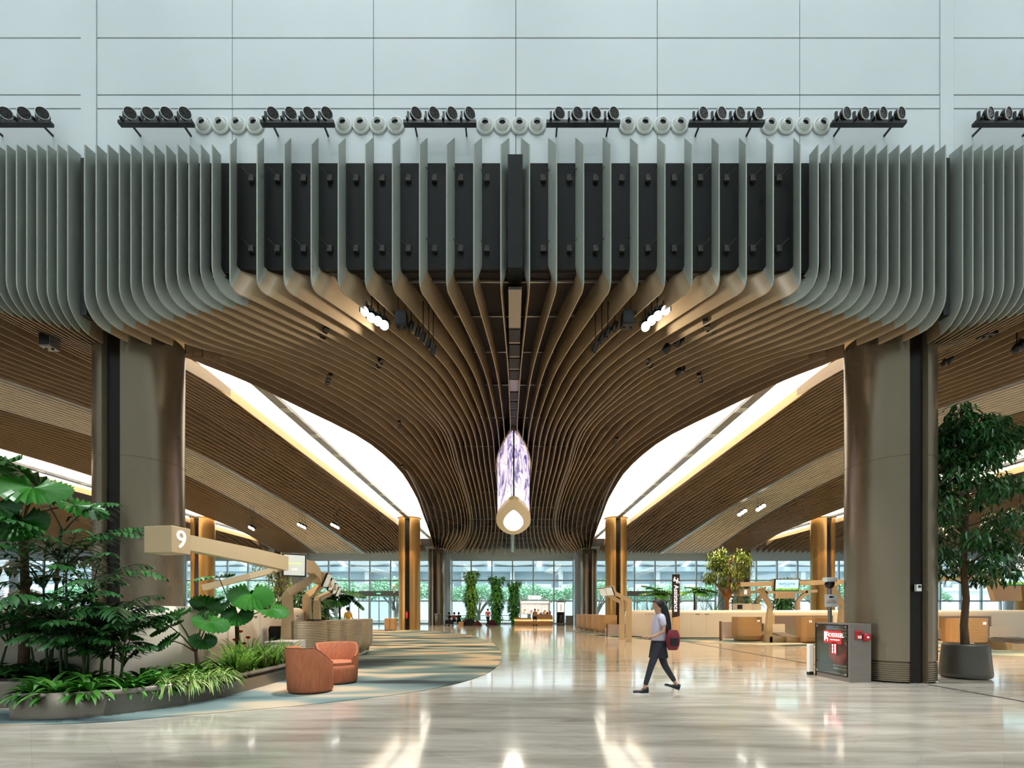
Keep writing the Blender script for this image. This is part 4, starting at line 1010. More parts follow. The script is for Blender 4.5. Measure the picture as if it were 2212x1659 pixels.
# luggage belts
mat('belt_rubber', (84, 76, 66), .6); mat('belt_side', (190, 168, 134), .4, .2)
def belt(x, y, w, L, label, grid=False):
    t = thing('luggage_belt', label, 'luggage belt', (x, y, 0), 0, 'luggage belts beside the counters')
    MB().box(-w/2, -w/2+.05, 0, L, 0, .3).build('side_panel', 'belt_side', t); MB().box(w/2-.05, w/2, 0, L, 0, .3).build('side_panel', 'belt_side', t)
    MB().box(-w/2+.05, w/2-.05, 0, .04, 0, .27).build('front_panel', 'belt_side', t)
    m = MB(); m.add([(-w/2+.05, .04, .25), (w/2-.05, .04, .25), (w/2-.05, L, .42), (-w/2+.05, L, .42), (-w/2+.05, .04, .2), (w/2-.05, .04, .2), (w/2-.05, L, .2), (-w/2+.05, L, .2)], [(0, 1, 2, 3), (0, 4, 5, 1), (1, 5, 6, 2), (3, 2, 6, 7), (0, 3, 7, 4), (4, 7, 6, 5)]); m.build('belt', 'belt_rubber', t)
    if grid:
        m = MB()
        for i in range(9): m.tube([(-w/2+.06, .1+i*L/9.5, .27+.17*i/9.5), (w/2-.06, .1+i*L/9.5, .27+.17*i/9.5)], .022, 6)
        m.build('rollers', 'steel', t)
    MB().box(-w/2, w/2, L, L+.05, 0, .85).build('end_screen', 'cream', t)
belt(12.55, 23.1, .72, 1.5, 'luggage belt just right of counter 14'); belt(13.1+.18, 22.9, .72, 1.5, 'luggage belt just left of counter 13')
belt(19.2, 18.2, 1.05, 2.2, 'roller luggage belt right of counter 10', True); belt(20.35, 18.0, 1.05, 2.2, 'roller luggage belt at the right edge', True)
# ---- gantries
g = thing('check_in_gantry', 'bronze gantry with bent legs above counters 14 and 13', 'gantry', (0, 0, 0), 0, 'gantries of the right check-in row')
m = MB(); strut(m, [(at(1600, 23.4), 23.4, 2.78), (at(1700, 22.6), 22.6, 2.78), (at(1830, 21.2), 21.2, 2.78), (at(1870, 20.6), 20.6, 2.78)], .2, .22); m.build('beam', 'beige_metal', g)
for (px, Y, d) in ((1659, 23.2, -1), (1815, 21.2, -1)):
    x = at(px, Y); m = MB(); strut(m, [(x, Y, 0), (x+.05, Y, 1.2), (x+.1, Y, 1.75), (x-.3, Y, 2.45), (x-.34, Y, 2.6)], [.34, .22, .2, .2, .5], .2)
    m.build('leg', 'beige_metal', g)
g = thing('check_in_gantry', 'rear bronze gantry with the white numeral 8', 'gantry', (0, 0, 0), 0, 'gantries of the right check-in row')
m = MB(); strut(m, [(at(1612, 28.6), 28.6, 2.62), (at(1700, 28.6), 28.6, 2.62), (at(1764, 28.6), 28.6, 2.68)], .16, .2)
m.cbox((at(1692, 28.6), 28.5, 2.38), (1.0, .5, .3)); m.build('beam', 'beige_metal', g)
for (px, q) in ((1634, 1), (1722, 1)):
    x = at(px, 28.6); m = MB(); strut(m, [(x, 28.6, 0), (x, 28.6, 2.0), (x+.12, 28.6, 2.2), (x+.38, 28.6, 2.45), (x+.6, 28.6, 2.6)], [.3, .2, .18, .18, .3], .2); m.build('leg', 'beige_metal', g)
number_box(g, (at(1605, 28.4), 28.3, 2.58), (.66, .42, .42), '8', 0, tsize=.36)
g = thing('check_in_gantry', 'bronze gantry right of the big right column above counter 10', 'gantry', (0, 0, 0), 0, 'gantries of the right check-in row')
m = MB(); strut(m, [(at(1990, 19.6), 19.6, 2.8), (at(2240, 19.4), 19.4, 2.85)], .2, .22); m.build('beam', 'beige_metal', g)
x = at(1990, 19.6); m = MB(); strut(m, [(x, 19.6, 0), (x, 19.6, 1.8), (x-.3, 19.6, 2.75)], [.3, .2, .2], .2); m.build('leg', 'beige_metal', g)
m = MB(); m.add([(at(2138, 20), 20, zat(1257, 20)), (at(2205, 20), 20, zat(1257, 20)), (at(2208, 20), 20, zat(1298, 20)), (at(2150, 20), 20, zat(1298, 20)), (at(2138, 20)+.3, 20.5, zat(1257, 20)), (at(2205, 20)+.3, 20.5, zat(1257, 20)), (at(2208, 20)+.3, 20.5, zat(1298, 20)), (at(2150, 20)+.3, 20.5, zat(1298, 20))],
    [(0, 1, 2, 3), (4, 7, 6, 5), (0, 4, 5, 1), (1, 5, 6, 2), (2, 6, 7, 3), (3, 7, 4, 0)]); m.build('copper_box', 'counter_bronze', g)
welcome_screen(1700, 1264, 22.2, 1.02, .5, math.radians(-2), 'blue welcome screen above counters 14 and 13')
welcome_screen(2196, 1249, 19.0, 1.0, .52, math.radians(-2), 'blue welcome screen cut off by the right edge')
# ---- scalloped desk on the right and tilted screens
ribbed_desk([(5.0, 38.0), (5.1, 36.2), (5.2, 34.5), (5.35, 33.0), (5.5, 31.6), (5.7, 30.2)], 1.25, 'distant bronze scalloped desk left of the right golden column', .8, face=1, m='counter_bronze')
t = thing('low_desk', 'small pale low desk at the end of the distant scalloped desk', 'desk', (6.0, 29.3, 0)); MB().box(-.3, .45, 0, .8, 0, .42).build('cabinet', 'cream', t, bevel=.02)
MB().box(-.3, .47, -.02, .82, .42, .45).build('desk_top', 'cream_edge', t)
for i, (px, py, Y) in enumerate(((1304, 1279, 25.5), (1318, 1277, 23.5))):
    t = thing('tilted_monitor', ['left one of the two grey tilted monitors beside the right golden column', 'right one of the two grey tilted monitors beside the right golden column'][i], 'monitor', (at(px, Y), Y, zat(py, Y)), 0, 'tilted monitors at centre right')
    t.rotation_euler = (.38, 0, math.radians(-72))
    MB().box(-.32, .32, .02, .14, -.22, .22).build('casing', 'beige_metal', t, bevel=.01); MB().box(-.32, .32, -.03, .02, -.22, .22).build('dark_bezel', 'lamp_black', t); MB().box(-.3, .3, -.05, -.03, -.2, .2).build('display', 'screen_grey', t)
for i, (px, kx, ky, bx, by, Y) in enumerate(((1343, 1343, 1302, 1305, 1280, 25.6), (1358, 1359, 1297, 1320, 1277, 23.6))):
    t = thing('screen_leg', 'bent beige leg %s the grey tilted monitors' % ['just right of', 'farther right of'][i], 'bent leg', (0, 0, 0), 0, 'bent legs of the tilted monitors')
    m = MB(); strut(m, [(at(px, Y), Y, 0), (at(kx, Y), Y, zat(ky, Y)), (at(bx, Y), Y, zat(by, Y))], [.26, .24, .16], .2); m.build('leg', 'beige_metal', t)
# glass partitions and posts
def partition(x0, x1, y, h, label, group='pink glass barriers'):
    t = thing('glass_barrier', label, 'glass barrier', ((x0+x1)/2, y, 0), 0, group); L = x1-x0
    MB().box(-L/2, L/2, -.012, .012, .12, h).build('glass', 'pink_glass', t)
    for s in (-1, 1): MB().box(s*L/2-.03, s*L/2+.03, -.06, .06, 0, h+.04).build('post', 'bronze_post', t)
mat('bronze_post', (120, 92, 66), .35, .4)
partition(at(1311, 28.5), at(1380, 28.5), 28.5, .72, 'pink glass barrier below the right golden column')
partition(at(1556, 24.3), at(1590, 24.3), 24.3, .95, 'pink glass barrier left of counter 14')
t = thing('steel_post', 'short bronze post in front of the cream wall left of counter 14', 'post', (at(1557, 25.3), 25.3, 0)); MB().box(-.05, .05, -.08, .08, 0, .95).build('post', 'bronze_post', t, bevel=.01); MB().box(-.07, .07, -.1, .1, 0, .02).build('foot', 'bronze_post', t)
t = thing('bollard', 'small grey kiosk box beside the distant pink barrier', 'kiosk', (at(1352, 29.5), 29.5, 0)); MB().box(-.35, .35, -.25, .25, 0, 1.25).build('cabinet', 'cream', t, bevel=.02); MB().box(.36, .5, -.2, .2, .6, 1.25).build('side_panel', 'steel', t)
office_chair(at(1318, 31), 31.5, math.radians(200), 'black office chair behind the distant scalloped desk')
# ---- assistance pillars
mat('sign_brown', (62, 42, 34), .4); mat('pillar_beige', (214, 176, 136), .4)
def pillar(px, Y, ztop, zmid, w, label):
    t = thing('sign_pillar', label, 'sign pillar', (at(px, Y), Y, 0), 0, 'assistance sign pillars'); d = .09
    def ov(z0, z1, m_, nm, slope=0):
        mm = MB(); n = 24; lo = []; hi = []
        for i in range(n):
            a = 2*math.pi*i/n; x = w/2*math.cos(a)*abs(math.cos(a))**-.3 if abs(math.cos(a)) > 1e-6 else 0; y = d*math.sin(a)
            lo.append((x, y, z0-(slope*x if nm == 'upper_panel' else 0))); hi.append((x, y, z1-(slope*x if nm == 'lower_panel' else 0)))
        mm.sheet([lo+[lo[0]], hi+[hi[0]]]); mm.add(hi, [tuple(range(n))]); mm.add(lo, [tuple(range(n))[::-1]]); return mm.build(nm, m_, t)
    ov(0, zmid, 'pillar_beige', 'lower_panel', -.25); up = ov(zmid, ztop, 'sign_brown', 'upper_panel', -.25)
    text('Assistance', .33, up, 'sign_white', face_M((-.02, -.095, ztop-1.25), roll=-math.pi/2), 'lettering')
    ic = MB()
    for k, (x, z, s) in enumerate(((-.09, ztop-.25, 1), (.06, ztop-.33, 1.15))):
        M = face_M((x, -.094, z)); ic.cyl((0, .09*s, 0), .026*s, .004, 12, M=M); ic.box(-.02*s, .02*s, -.05*s, .055*s, 0, .004, M); ic.box(-.06*s, -.04*s, -.09*s, .03*s, 0, .004, M); ic.box(.03*s, .08*s, -.06*s, -.04*s, 0, .004, M); ic.box(.065*s, .08*s, -.12*s, -.04*s, 0, .004, M); ic.box(-.06*s, .03*s, -.11*s, -.09*s, 0, .004, M)
    ic.build('pictogram', 'sign_white', up)
    return t
pillar(1460, 25.2, 3.4, 1.2, .4, 'nearer brown and beige pillar lettered Assistance behind the walking woman')
pillar(1578, 33, 3.0, 1.2, .36, 'farther brown Assistance pillar partly hidden by the green tree')
# ---- hose reel cabinet
mat('stainless', (132, 124, 118), .42, .35, noise=(3, .05, (1, 1, 8))); mat('red_sign', (206, 52, 56), .45); mat('red_dark', (170, 34, 42), .4); mat('reel_red', (190, 60, 54), .5)
def solid_glass():
    m = bpy.data.materials.new('cabinet_glass'); m.use_nodes = True; nt = m.node_tree; n = nt.nodes; n.remove(n['Principled BSDF'])
    g_ = n.new('ShaderNodeBsdfGlossy'); g_.inputs['Roughness'].default_value = .03; t_ = n.new('ShaderNodeBsdfTransparent'); t_.inputs[0].default_value = (.9, .94, .93, 1); mx = n.new('ShaderNodeMixShader'); mx.inputs[0].default_value = .12
    nt.links.new(t_.outputs[0], mx.inputs[1]); nt.links.new(g_.outputs[0], mx.inputs[2]); nt.links.new(mx.outputs[0], n['Material Output'].inputs[0]); MATS['cabinet_glass'] = m
solid_glass()
hx0, hx1, hy0, hy1, hz = 7.02, 7.47, 10.2, 11.35, 1.235
t = thing('hose_reel_cabinet', 'stainless hose reel cabinet with glass door beside the right column', 'cabinet', (hx0, hy0, 0))
W_, D_ = hx1-hx0, hy1-hy0
m = MB(); m.box(-.002, W_+.002, -.004, .02, .0, hz+.002).box(0, W_, D_-.02, D_, 0, hz).box(W_-.02, W_, 0, D_, 0, hz).box(0, W_, 0, D_, hz-.03, hz).box(0, W_, 0, D_, 0, .1)
m.box(.001, .02, .02, .05, 0, hz-.03).box(0, .02, D_-.05, D_, 0, hz); m.build('housing', 'stainless', t)
dr = MB().box(-.012, -.004, .06, D_-.06, .12, hz-.05).build('glass_door', 'cabinet_glass', t)
m = MB()
for (a, b, c_, d_) in ((.045, .06, .11, hz-.04), (D_-.06, D_-.045, .11, hz-.04)): m.box(-.014, 0, a, b, c_, d_)
m.box(-.014, 0, .045, D_-.045, .105, .12).box(-.014, 0, .045, D_-.045, hz-.055, hz-.04); m.build('door_frame', 'black', dr)
m = MB()
for (y, z) in ((.07, .13), (D_-.12, .13), (.07, hz-.09), (D_-.12, hz-.09)): m.box(-.02, -.012, y, y+.05, z, z+.04)
m.build('hinge', 'chrome', dr)
Ms = Matrix.Translation((-.018, D_*.45, .93)) @ Matrix.Rotation(-math.pi/2, 4, 'Z') @ Matrix.Rotation(math.pi/2, 4, 'X')
s = MB().box(-.3, .3, -.14, .14, -.004, .0, Ms).build('hosereel_sign', 'red_sign', dr)
text('HOSEREEL', .125, s, 'sign_white', Ms @ Matrix.Translation((.08, .04, .002)), 'lettering', .001)
text('ONLY FOR FIRE USE', .035, s, 'sign_white', Ms @ Matrix.Translation((.08, -.06, .002)), 'lettering', .001)
m = MB(); m.box(-.27, -.24, -.09, .09, .001, .003, Ms).box(-.22, -.19, -.05, .09, .001, .003, Ms).box(-.17, -.15, -.1, -.02, .001, .003, Ms).box(-.27, -.15, .09, .11, .001, .003, Ms); m.build('pictogram', 'sign_white', s)
Ms2 = Matrix.Translation((-.018, D_*.40, .68)) @ Matrix.Rotation(-math.pi/2, 4, 'Z') @ Matrix.Rotation(math.pi/2, 4, 'X')
s = MB().box(-.085, .085, -.13, .13, -.004, 0, Ms2).build('notice', 'red_sign', dr); m = MB()
for k in range(3): m.box(-.06, -.03, -.1+.07*k, -.05+.07*k, .001, .003, Ms2)
m.box(.02, .035, -.1, .1, .001, .003, Ms2).box(.045, .055, -.1, .1, .001, .003, Ms2); m.build('print', 'sign_white', s)
m = MB(); Mr = Matrix.Translation((W_*.5, D_*.5, .6)) @ Matrix.Rotation(math.pi/2, 4, 'Y'); m.lathe([(.1, -.1), (.3, -.1), (.3, -.08), (.22, -.07), (.22, .07), (.3, .08), (.3, .1), (.1, .1)], 30, M=Mr); m.build('hose_reel', 'reel_red', t)
m = MB()
for k in range(14): m.box(W_-.06, W_-.03, .05, D_-.05, .16+k*.075, .2+k*.075)
m.build('slatted_back', 'white_paint', t)
t = thing('alarm_call_point', 'red alarm call point on the front of the hose reel cabinet', 'alarm', (7.2, 10.2, .985))
MB().box(-.055, .055, -.05, 0, -.08, .09).build('body', 'red_dark', t, bevel=.008); MB().box(-.04, .04, -.055, -.05, -.06, .0).build('glass_plate', 'white_paint', t); MB().box(-.06, .06, -.07, 0, .08, .1).build('hood', 'reel_red', t)
t = thing('alarm_bell', 'round red alarm bell on the front of the hose reel cabinet', 'alarm bell', (7.36, 10.2, .95)); Mb = Matrix.Rotation(math.pi/2, 4, 'X')
MB().lathe([(.03, 0), (.085, .01), (.09, .03), (.08, .06), (.035, .075), (0, .076)], 28, M=Mb).build('gong', 'red_dark', t); MB().lathe([(.025, .07), (.022, .085), (0, .086)], 16, M=Mb).build('centre_cap', 'white_paint', t)
t = thing('white_post', 'white plastic post standing left of the hose reel cabinet', 'post', (6.98, 11.45, 0)); MB().box(-.06, .06, -.03, .08, .06, .72).build('post_body', 'white_paint', t, bevel=.02); MB().box(-.05, .05, -.03, .08, 0, .08).build('foot', 'black', t)
t = thing('camera_pole', 'grey pole with dome camera and notice above the hose reel cabinet', 'camera pole', (7.62, 11.75, 0))
MB().cyl((0, 0, 0), .045, 2.2, 12).build('pole', 'steel', t); MB().box(-.13, .13, -.09, .09, 2.2, 2.31).build('camera_mount', 'shell_white', t, bevel=.015)
m = MB(); m.lathe([(.1, 2.2), (.11, 2.15), (.09, 2.08), (.05, 2.04), (0, 2.03)], 20); m.build('dome_camera', 'black_gloss', t)
s = MB().box(-.15, .15, -.06, -.05, 1.6, 1.9).build('notice', 'shell_white', t)
m = MB(); m.box(-.05, .03, -.064, -.06, 1.82, 1.86).box(.03, .06, -.064, -.06, 1.83, 1.85); m.build('camera_pictogram', 'black', s); text('CCTV IN\nOPERATION', .045, s, 'red_dark', face_M((0, -.062, 1.73)), ext=.001)
MB().cyl((0, 0, 0), .12, .02, 16).build('base_plate', 'steel', t)
t = thing('controller_box', 'small white control box in the slot of the right column', 'control box', (8.35, 10.05, 1.98)); MB().box(-.045, .045, -.02, .06, -.07, .07).build('body', 'shell_white', t, bevel=.006); MB().box(-.03, .03, -.025, -.02, 0, .05).build('display', 'black', t)
t = thing('fire_extinguisher', 'red extinguisher in the slot of the left golden column', 'fire extinguisher', (-8.35, 38.35, .9)); MB().lathe([(0, 0), (.08, 0), (.09, .03), (.09, .45), (.04, .54), (.03, .56), (0, .56)], 16).build('cylinder', 'red_sign', t); MB().box(-.05, .03, -.03, .03, .56, .62).build('valve', 'black', t)
# ---- potted tree
mat('pot_grey', (88, 84, 78), .3, .3)
def tree_leaves(lf, centers, n, rnd, L, w, droop=.9, flat=.2):
    for (c, r) in centers:
        for _ in range(int(n*r*r)):
            while True:
                v = Vector((rnd.uniform(-1, 1), rnd.uniform(-1, 1), rnd.uniform(-1, 1)))
                if .2 < v.length < 1: break
            p = Vector(c)+Vector((v.x*r, v.y*r, v.z*r*.75)); q = rnd.random()*6.28
            lance(lf, p, (math.cos(q)+v.x, math.sin(q)+v.y, flat-rnd.random()*droop), L*(.7+.6*rnd.random()), w, .7, 3, .15)
t = thing('tree_planter', 'tall grey tapered pot beside the right column', 'plant pot', (10.15, 10.95, 0))
MB().lathe([(0, .02), (.43, .02), (.46, .05), (.465, .12), (.41, .72), (.4, .76), (.37, .77), (.35, .74), (.36, .6), (0, .6)], 48).build('pot', 'pot_grey', t); MB().lathe([(0, .68), (.36, .68)], 30).build('soil', 'soil', t)
t = thing('potted_tree', 'tall dark leafy tree growing out of the grey pot at right', 'tree', (10.15, 10.95, .68)); rt = random.Random(11)
tr = MB(); tr.tube([(0, 0, 0), (-.03, 0, .5), (.02, 0, 1.1), (-.04, 0, 1.8), (0, 0, 2.6), (.03, 0, 3.4), (.1, 0, 4.1), (.15, 0, 4.8)], [.085, .07, .065, .06, .055, .045, .03, .015], 10)
cs = []; lf = MB()
for i in range(34):
    h = 1.45+3.55*i/33; q = i*2.4; R = .55+.55*math.sin(math.pi*min(1, (i+4)/30))*rt.uniform(.6, 1.1)
    e = Vector((R*math.cos(q), R*math.sin(q)*.9, h+rt.uniform(.1, .35))); tr.tube([(0, 0, h-.15), tuple(e*.55+Vector((0, 0, h*.45))), tuple(e)], [.022, .014, .006], 5)
    cs.append((e, rt.uniform(.24, .36))); cs.append(((e*.6+Vector((0, 0, h*.4))), .26))
cs += [((.75, .1, 4.9), .4), ((1.0, .1, 4.75), .36), ((1.25, .1, 4.85), .3), ((-.35, 0, 4.7), .35), ((.3, 0, 5.05), .35)]
tree_leaves(lf, cs, 1150, rt, .2, .046, 1.5, .1)
tr.build('trunk', 'bark', t); lf.build('leaves', 'leaf_dark', t)
# ---- light green tree behind the cream wall and planting along its top
t = thing('green_tree', 'bright green tree with orange trunk behind the cream wall', 'tree', (12.7, 28.8, 0)); tr = MB(); lf = MB(); rt = random.Random(5)
MB().box(-1.2, 1.2, -.55, .7, 0, 1.3).build('planter', 'cream', t)
tr.tube([(0, 0, 1.3), (0, 0, 2.1)], [.13, .1], 8)
for (dx, dz, r) in ((-.9, 4.3, .05), (.1, 4.6, .05), (.75, 4.2, .05), (-.4, 3.6, .04), (1.0, 3.6, .04), (.35, 4.8, .04)):
    tr.tube([(0, 0, 2.05), (dx*.3, .05, 2.6), (dx*.8, 0, 3.2), (dx, 0, dz)], [.08, .06, .045, .02], 6)
cs = [((rt.uniform(-1.05, 1.05), rt.uniform(-.8, .8), rt.uniform(3.0, 5.0)), rt.uniform(.3, .45)) for _ in range(46)]
cs = [c for c in cs if ((c[0][0])/1.3)**2+((c[0][2]-4.05)/1.35)**2 < 1.0]+[((.9, 0, 4.7), .5), ((1.2, 0, 4.3), .4), ((-1.1, 0, 3.4), .35), ((-.8, 0, 2.6), .3)]
tree_leaves(lf, cs, 430, rt, .24, .05, 1.3, .1)
mat('bark_orange', (176, 118, 70), .8); tr.build('trunk', 'bark_orange', t); lf.build('leaves', 'leaf_olive', t)
rt = random.Random(9)
pb_ = thing('planter', 'cream planter box behind the right cabinet wall', 'planter', (9.2, 29.4, 0)); MB().box(-2.3, 6.5, -.5, .6, 0, 1.35).build('box', 'cream', pb_)
fan_palm('fan_palm', (at(1416, 29.3), 29.3, 1.35), 1.2, [(-.3,-.1,.0,.75,(-1,-.2,.1)), (.35,-.1,.1,.8,(1,-.2,.0)), (0,.2,.3,.6,(.2,1,.3)), (.1,-.4,-.1,.6,(.3,-1,-.2)), (-.4,-.1,.35,.5,(-1,.1,.5))], 'fan palm above the walking woman behind the cream wall', rt, .06, 'leaf_mid', 'fan palms behind the right cream wall')
fan_palm('fan_palm', (at(1500, 29.3), 29.3, 1.35), 1.25, [(-.4,-.1,.0,.8,(-1,-.2,.0)), (.35,-.1,.15,.8,(1,-.2,.1)), (0,.2,.3,.6,(.2,1,.3)), (.1,-.4,0,.6,(.3,-1,-.2))], 'fan palm between the Assistance pillar and the bright tree', rt, .06, 'leaf_mid', 'fan palms behind the right cream wall')
p = clump('fern', 'fern', rt, 'leaf_mid', n=16, L=1.1, w=.03); p['group'] = 'ferns behind the right cream wall'
for i, px in enumerate((1385, 1405, 1438, 1476, 1520, 1542, 1595, 1630)):
    o = p if i == 0 else dup(p); o.location = (at(px, 28.95), 28.95, 1.3); o.rotation_euler = (0, 0, i*1.9); o.scale = (.75+.25*(i % 3),)*3; o['label'] = 'leafy fern behind the right cream wall, %s from its left end' % (ordn+['eighth'])[i]
# tall feathery shrub left of the pillar
feather_palm((at(1440, 29.6), 29.6, 1.3), [(0,0,.7,9,1.1), (.3,.1,1.0,8,1.0), (-.3,0,.5,8,.9)], 'feathery palm behind the Assistance pillar', rt, 'leaf_bright', None, .3)
feather_palm((at(1612, 28.9), 28.9, 1.3), [(0,0,.4,9,1.2), (.4,.1,.5,8,1.2)], 'feathery palm at the foot of the numeral 8 gantry', rt, 'leaf_mid', None, .35)
t = thing('ticket_kiosk', 'grey kiosk box on the cream wall below the numeral 8', 'kiosk', (at(1602, 27.2), 27.1, 1.55)); MB().box(-.42, .42, -.2, .3, 0, .36).build('cabinet', 'cream_edge', t, bevel=.02); MB().box(-.38, -.1, -.21, -.2, .06, .3).build('screen', 'black', t); MB().box(.6, .95, -.2, .3, 0, .34).build('side_unit', 'cream_edge', t)
# ---- black FAST sign and far pieces at right
t = thing('fast_sign', 'black hanging sign lettered FAST at the right edge', 'sign', (at(2206, 24), 24, zat(1212, 24))); MB().box(-.42, .55, 0, .1, -.45, .75).build('board', 'lamp_black', t)
text('FAST', .3, t, 'sign_white', face_M((.05, -.005, -.25)), 'lettering'); text('CHECK-IN', .12, t, 'sign_white', face_M((.05, -.005, -.4)), 'lettering')
m = MB()
for k in range(4): m.box(-.22+.16*k, -.12+.16*k, -.01, 0, .1+.1*(k % 2), .35+.1*(k % 2))
m.build('pattern', 'sign_white', t); MB().tube([(0, .05, .75), (0, .05, 3.6)], .03, 6).build('hanger', 'lamp_black', t)
# ================================================================ far end of the hall
def green_column(px, Y, ztop, r, seed, label, m='leaf_mid', z0=.5):
    t = thing('hanging_plant_column', label, 'plant column', (at(px, Y), Y, 0), 0, 'tall plant columns at the windows'); rnd = random.Random(seed); lf = MB(); n = int(ztop*210)
    for i in range(n):
        z = z0+(ztop-z0)*rnd.random(); q = rnd.random()*6.28; rr = r*(.75+.35*math.sin(z*2.3+seed)+.25*rnd.random())*(1 if z < ztop-.7 else 1.1)
        lance(lf, (rr*.8*math.cos(q), rr*.8*math.sin(q), z), (math.cos(q), math.sin(q), .7-1.5*rnd.random()), .46*(.7+.6*rnd.random()), .14, .9, 3, .2)
    MB().cyl((0, 0, 0), r*.62, ztop-.3, 14).build('core', 'leaf_dark', t); lf.build('leaves', m, t); return t
green_column(1018, 54.5, 6.0, .62, 1, 'leftmost and tallest of the three plant columns at the windows', 'leaf_bright')
green_column(1073, 54.5, 5.4, .66, 2, 'middle one of the three plant columns at the windows', 'leaf_mid')
green_column(1111, 54.5, 4.9, .56, 3, 'rightmost and shortest plant column, beside the kiosk')
green_column(1694, 38, 4.1, .8, 4, 'dark plant column behind the blue welcome screen', 'leaf_dark', .2)
# railing
t = thing('railing', 'thin metal railing in front of the central windows', 'railing', (0, 55.6, 0)); m = MB()
m.tube([(-6.4, 0, 1.0), (.9, 0, 1.0)], .03, 6); m.build('hand_rail', 'steel', t); m = MB()
for i in range(30): m.box(-6.4+i*.25-.01, -6.4+i*.25+.01, -.01, .01, 0, 1.0)
m.build('balusters', 'steel', t)
# snack kiosk
mat('kiosk_white', (240, 240, 238), .4); mat('kiosk_tan', (206, 160, 108), .45); mat('strip_glow', (255, 220, 150), .4, em=(255, 205, 120), es=1.5); mat('poster_white', (250, 246, 236), .4, em=(250, 244, 232), es=.75)
mat('poster_orange', (232, 150, 70), .4, em=(232, 150, 70), es=.45); mat('poster_pink', (226, 150, 150), .4, em=(226, 150, 150), es=.4); mat('ink_blue', (50, 90, 170), .4)
K = thing('snack_kiosk', 'white framed snack kiosk with lit posters and glowing wooden counter', 'kiosk', (at(1155, 52.5), 52.5, 0))
def kx(px): return (px-1155)*52.5/F
def kz(py): return zat(py, 52.5)
c_ = MB(); c_.prism([(kx(1111), -.3), (kx(1194), -.3), (kx(1194), .6), (kx(1111), .6)], 0, kz(1342)); c_.build('counter_base', 'kiosk_tan', K)
MB().box(kx(1111), kx(1194), -.36, .6, kz(1340)-.02, kz(1340)+.07).build('glow_strip', 'strip_glow', K)
c_ = MB(); c_.prism([(kx(1111), -.3), (kx(1148), -.3), (kx(1148), .6), (kx(1111), .6)], kz(1340)+.07, kz(1335)); rows = [(kx(1150), kz(1339)), (kx(1150), kz(1329)), (kx(1155), kz(1327)), (kx(1188), kz(1327)), (kx(1193), kz(1330)), (kx(1194), kz(1339))]
c_.add([(x, -.3, z) for x, z in rows]+[(x, .6, z) for x, z in rows], [tuple(range(6)), tuple(range(11, 5, -1))]+[(i, 6+i, 6+(i+1) % 6, (i+1) % 6) for i in range(6)]); c_.build('counter_top', 'kiosk_tan', K)
MB().tube([(kx(1125), 1.4, 0), (kx(1125), 1.4, kz(1295)), (kx(1128), 1.4, kz(1291)), (kx(1185), 1.4, kz(1291)), (kx(1189), 1.4, kz(1295)), (kx(1189), 1.4, 0)], .07, 8).build('arched_frame', 'kiosk_white', K)
MB().box(kx(1125), kx(1189), 1.35, 1.5, kz(1302), kz(1298)).build('canopy_lamp', 'poster_white', K); MB().box(kx(1126), kx(1188), 1.45, 1.5, kz(1327), kz(1302)).build('back_panel', 'kiosk_white', K)
sg = MB(); 
rows = [(kx(1157)+.28*math.cos(a)*(1)+(0 if abs(a) < 0 else 0), 0) for a in (0,)]
o_ = [(.52*(1 if math.cos(a) > 0 else -1)+.23*math.cos(a), .22*math.sin(a)) for a in [math.pi*2*i/28 for i in range(28)]]
sg.prism(o_, 0, .12, face_M((0.05, 1.35, kz(1290)))); s = sg.build('name_sign', 'poster_white', K)
m = MB()
for (a, b) in ((-.45, .07), (-.28, .07), (-.45, -.07), (-.28, -.07)): m.cyl((a, b, .12), .045, .01, 10, M=face_M((0.05, 1.35, kz(1290))))
m.build('sign_dots', 'ink_blue', s)
for i, px in enumerate((1134, 1149, 1164, 1179)):
    q = MB().box(kx(px-6.2), kx(px+6.2), 1.32, 1.36, kz(1325), kz(1307)).build('poster', 'poster_white', K); m = MB()
    m.cyl((kx(px), kz(1318+i % 2*2), .0), .14, .01, 14, M=Matrix.Translation((0, 1.31, 0)) @ Matrix.Rotation(math.pi/2, 4, 'X')); m.box(kx(px-4), kx(px+3), 1.305, 1.31, kz(1311), kz(1310)).box(kx(px-5), kx(px+1), 1.305, 1.31, kz(1324), kz(1322))
    m.build('poster_picture', ['poster_orange', 'poster_pink', 'poster_orange', 'poster_orange'][i], q)
t = thing('counter_goods', 'small boxes and cups standing on the kiosk counter', 'boxes', (at(1168, 52.4), 52.4, zat(1327, 52.4))); tag(t, kind=None)
for i, (x, h, c_) in enumerate(((0, .18, 'ink_blue'), (.3, .3, 'kiosk_white'), (.7, .25, 'black'), (1.0, .35, 'petal_red'), (.5, .15, 'poster_orange'))): MB().cbox((x, 0, h/2), (.18, .15, h)).build('box', c_, t)
t = thing('advert_stand', 'tall lit advert stand right of the snack kiosk', 'advert stand', (at(1211, 53), 53, 0)); MB().box(-.45, .45, -.1, .1, 0, 2.55).build('casing', 'track_grey', t, bevel=.04); MB().box(-.38, .38, -.12, -.1, 1.4, 2.45).build('display', 'poster_white', t)
m = MB()
for i in range(6): m.box(-.08, .1, -.13, -.12, 1.55+.12*i, 1.6+.12*i)
m.build('display_writing', 'red_dark', t); MB().box(-.35, .3, -.13, -.11, .1, 1.35).build('lower_panel', 'slot_dark', t)
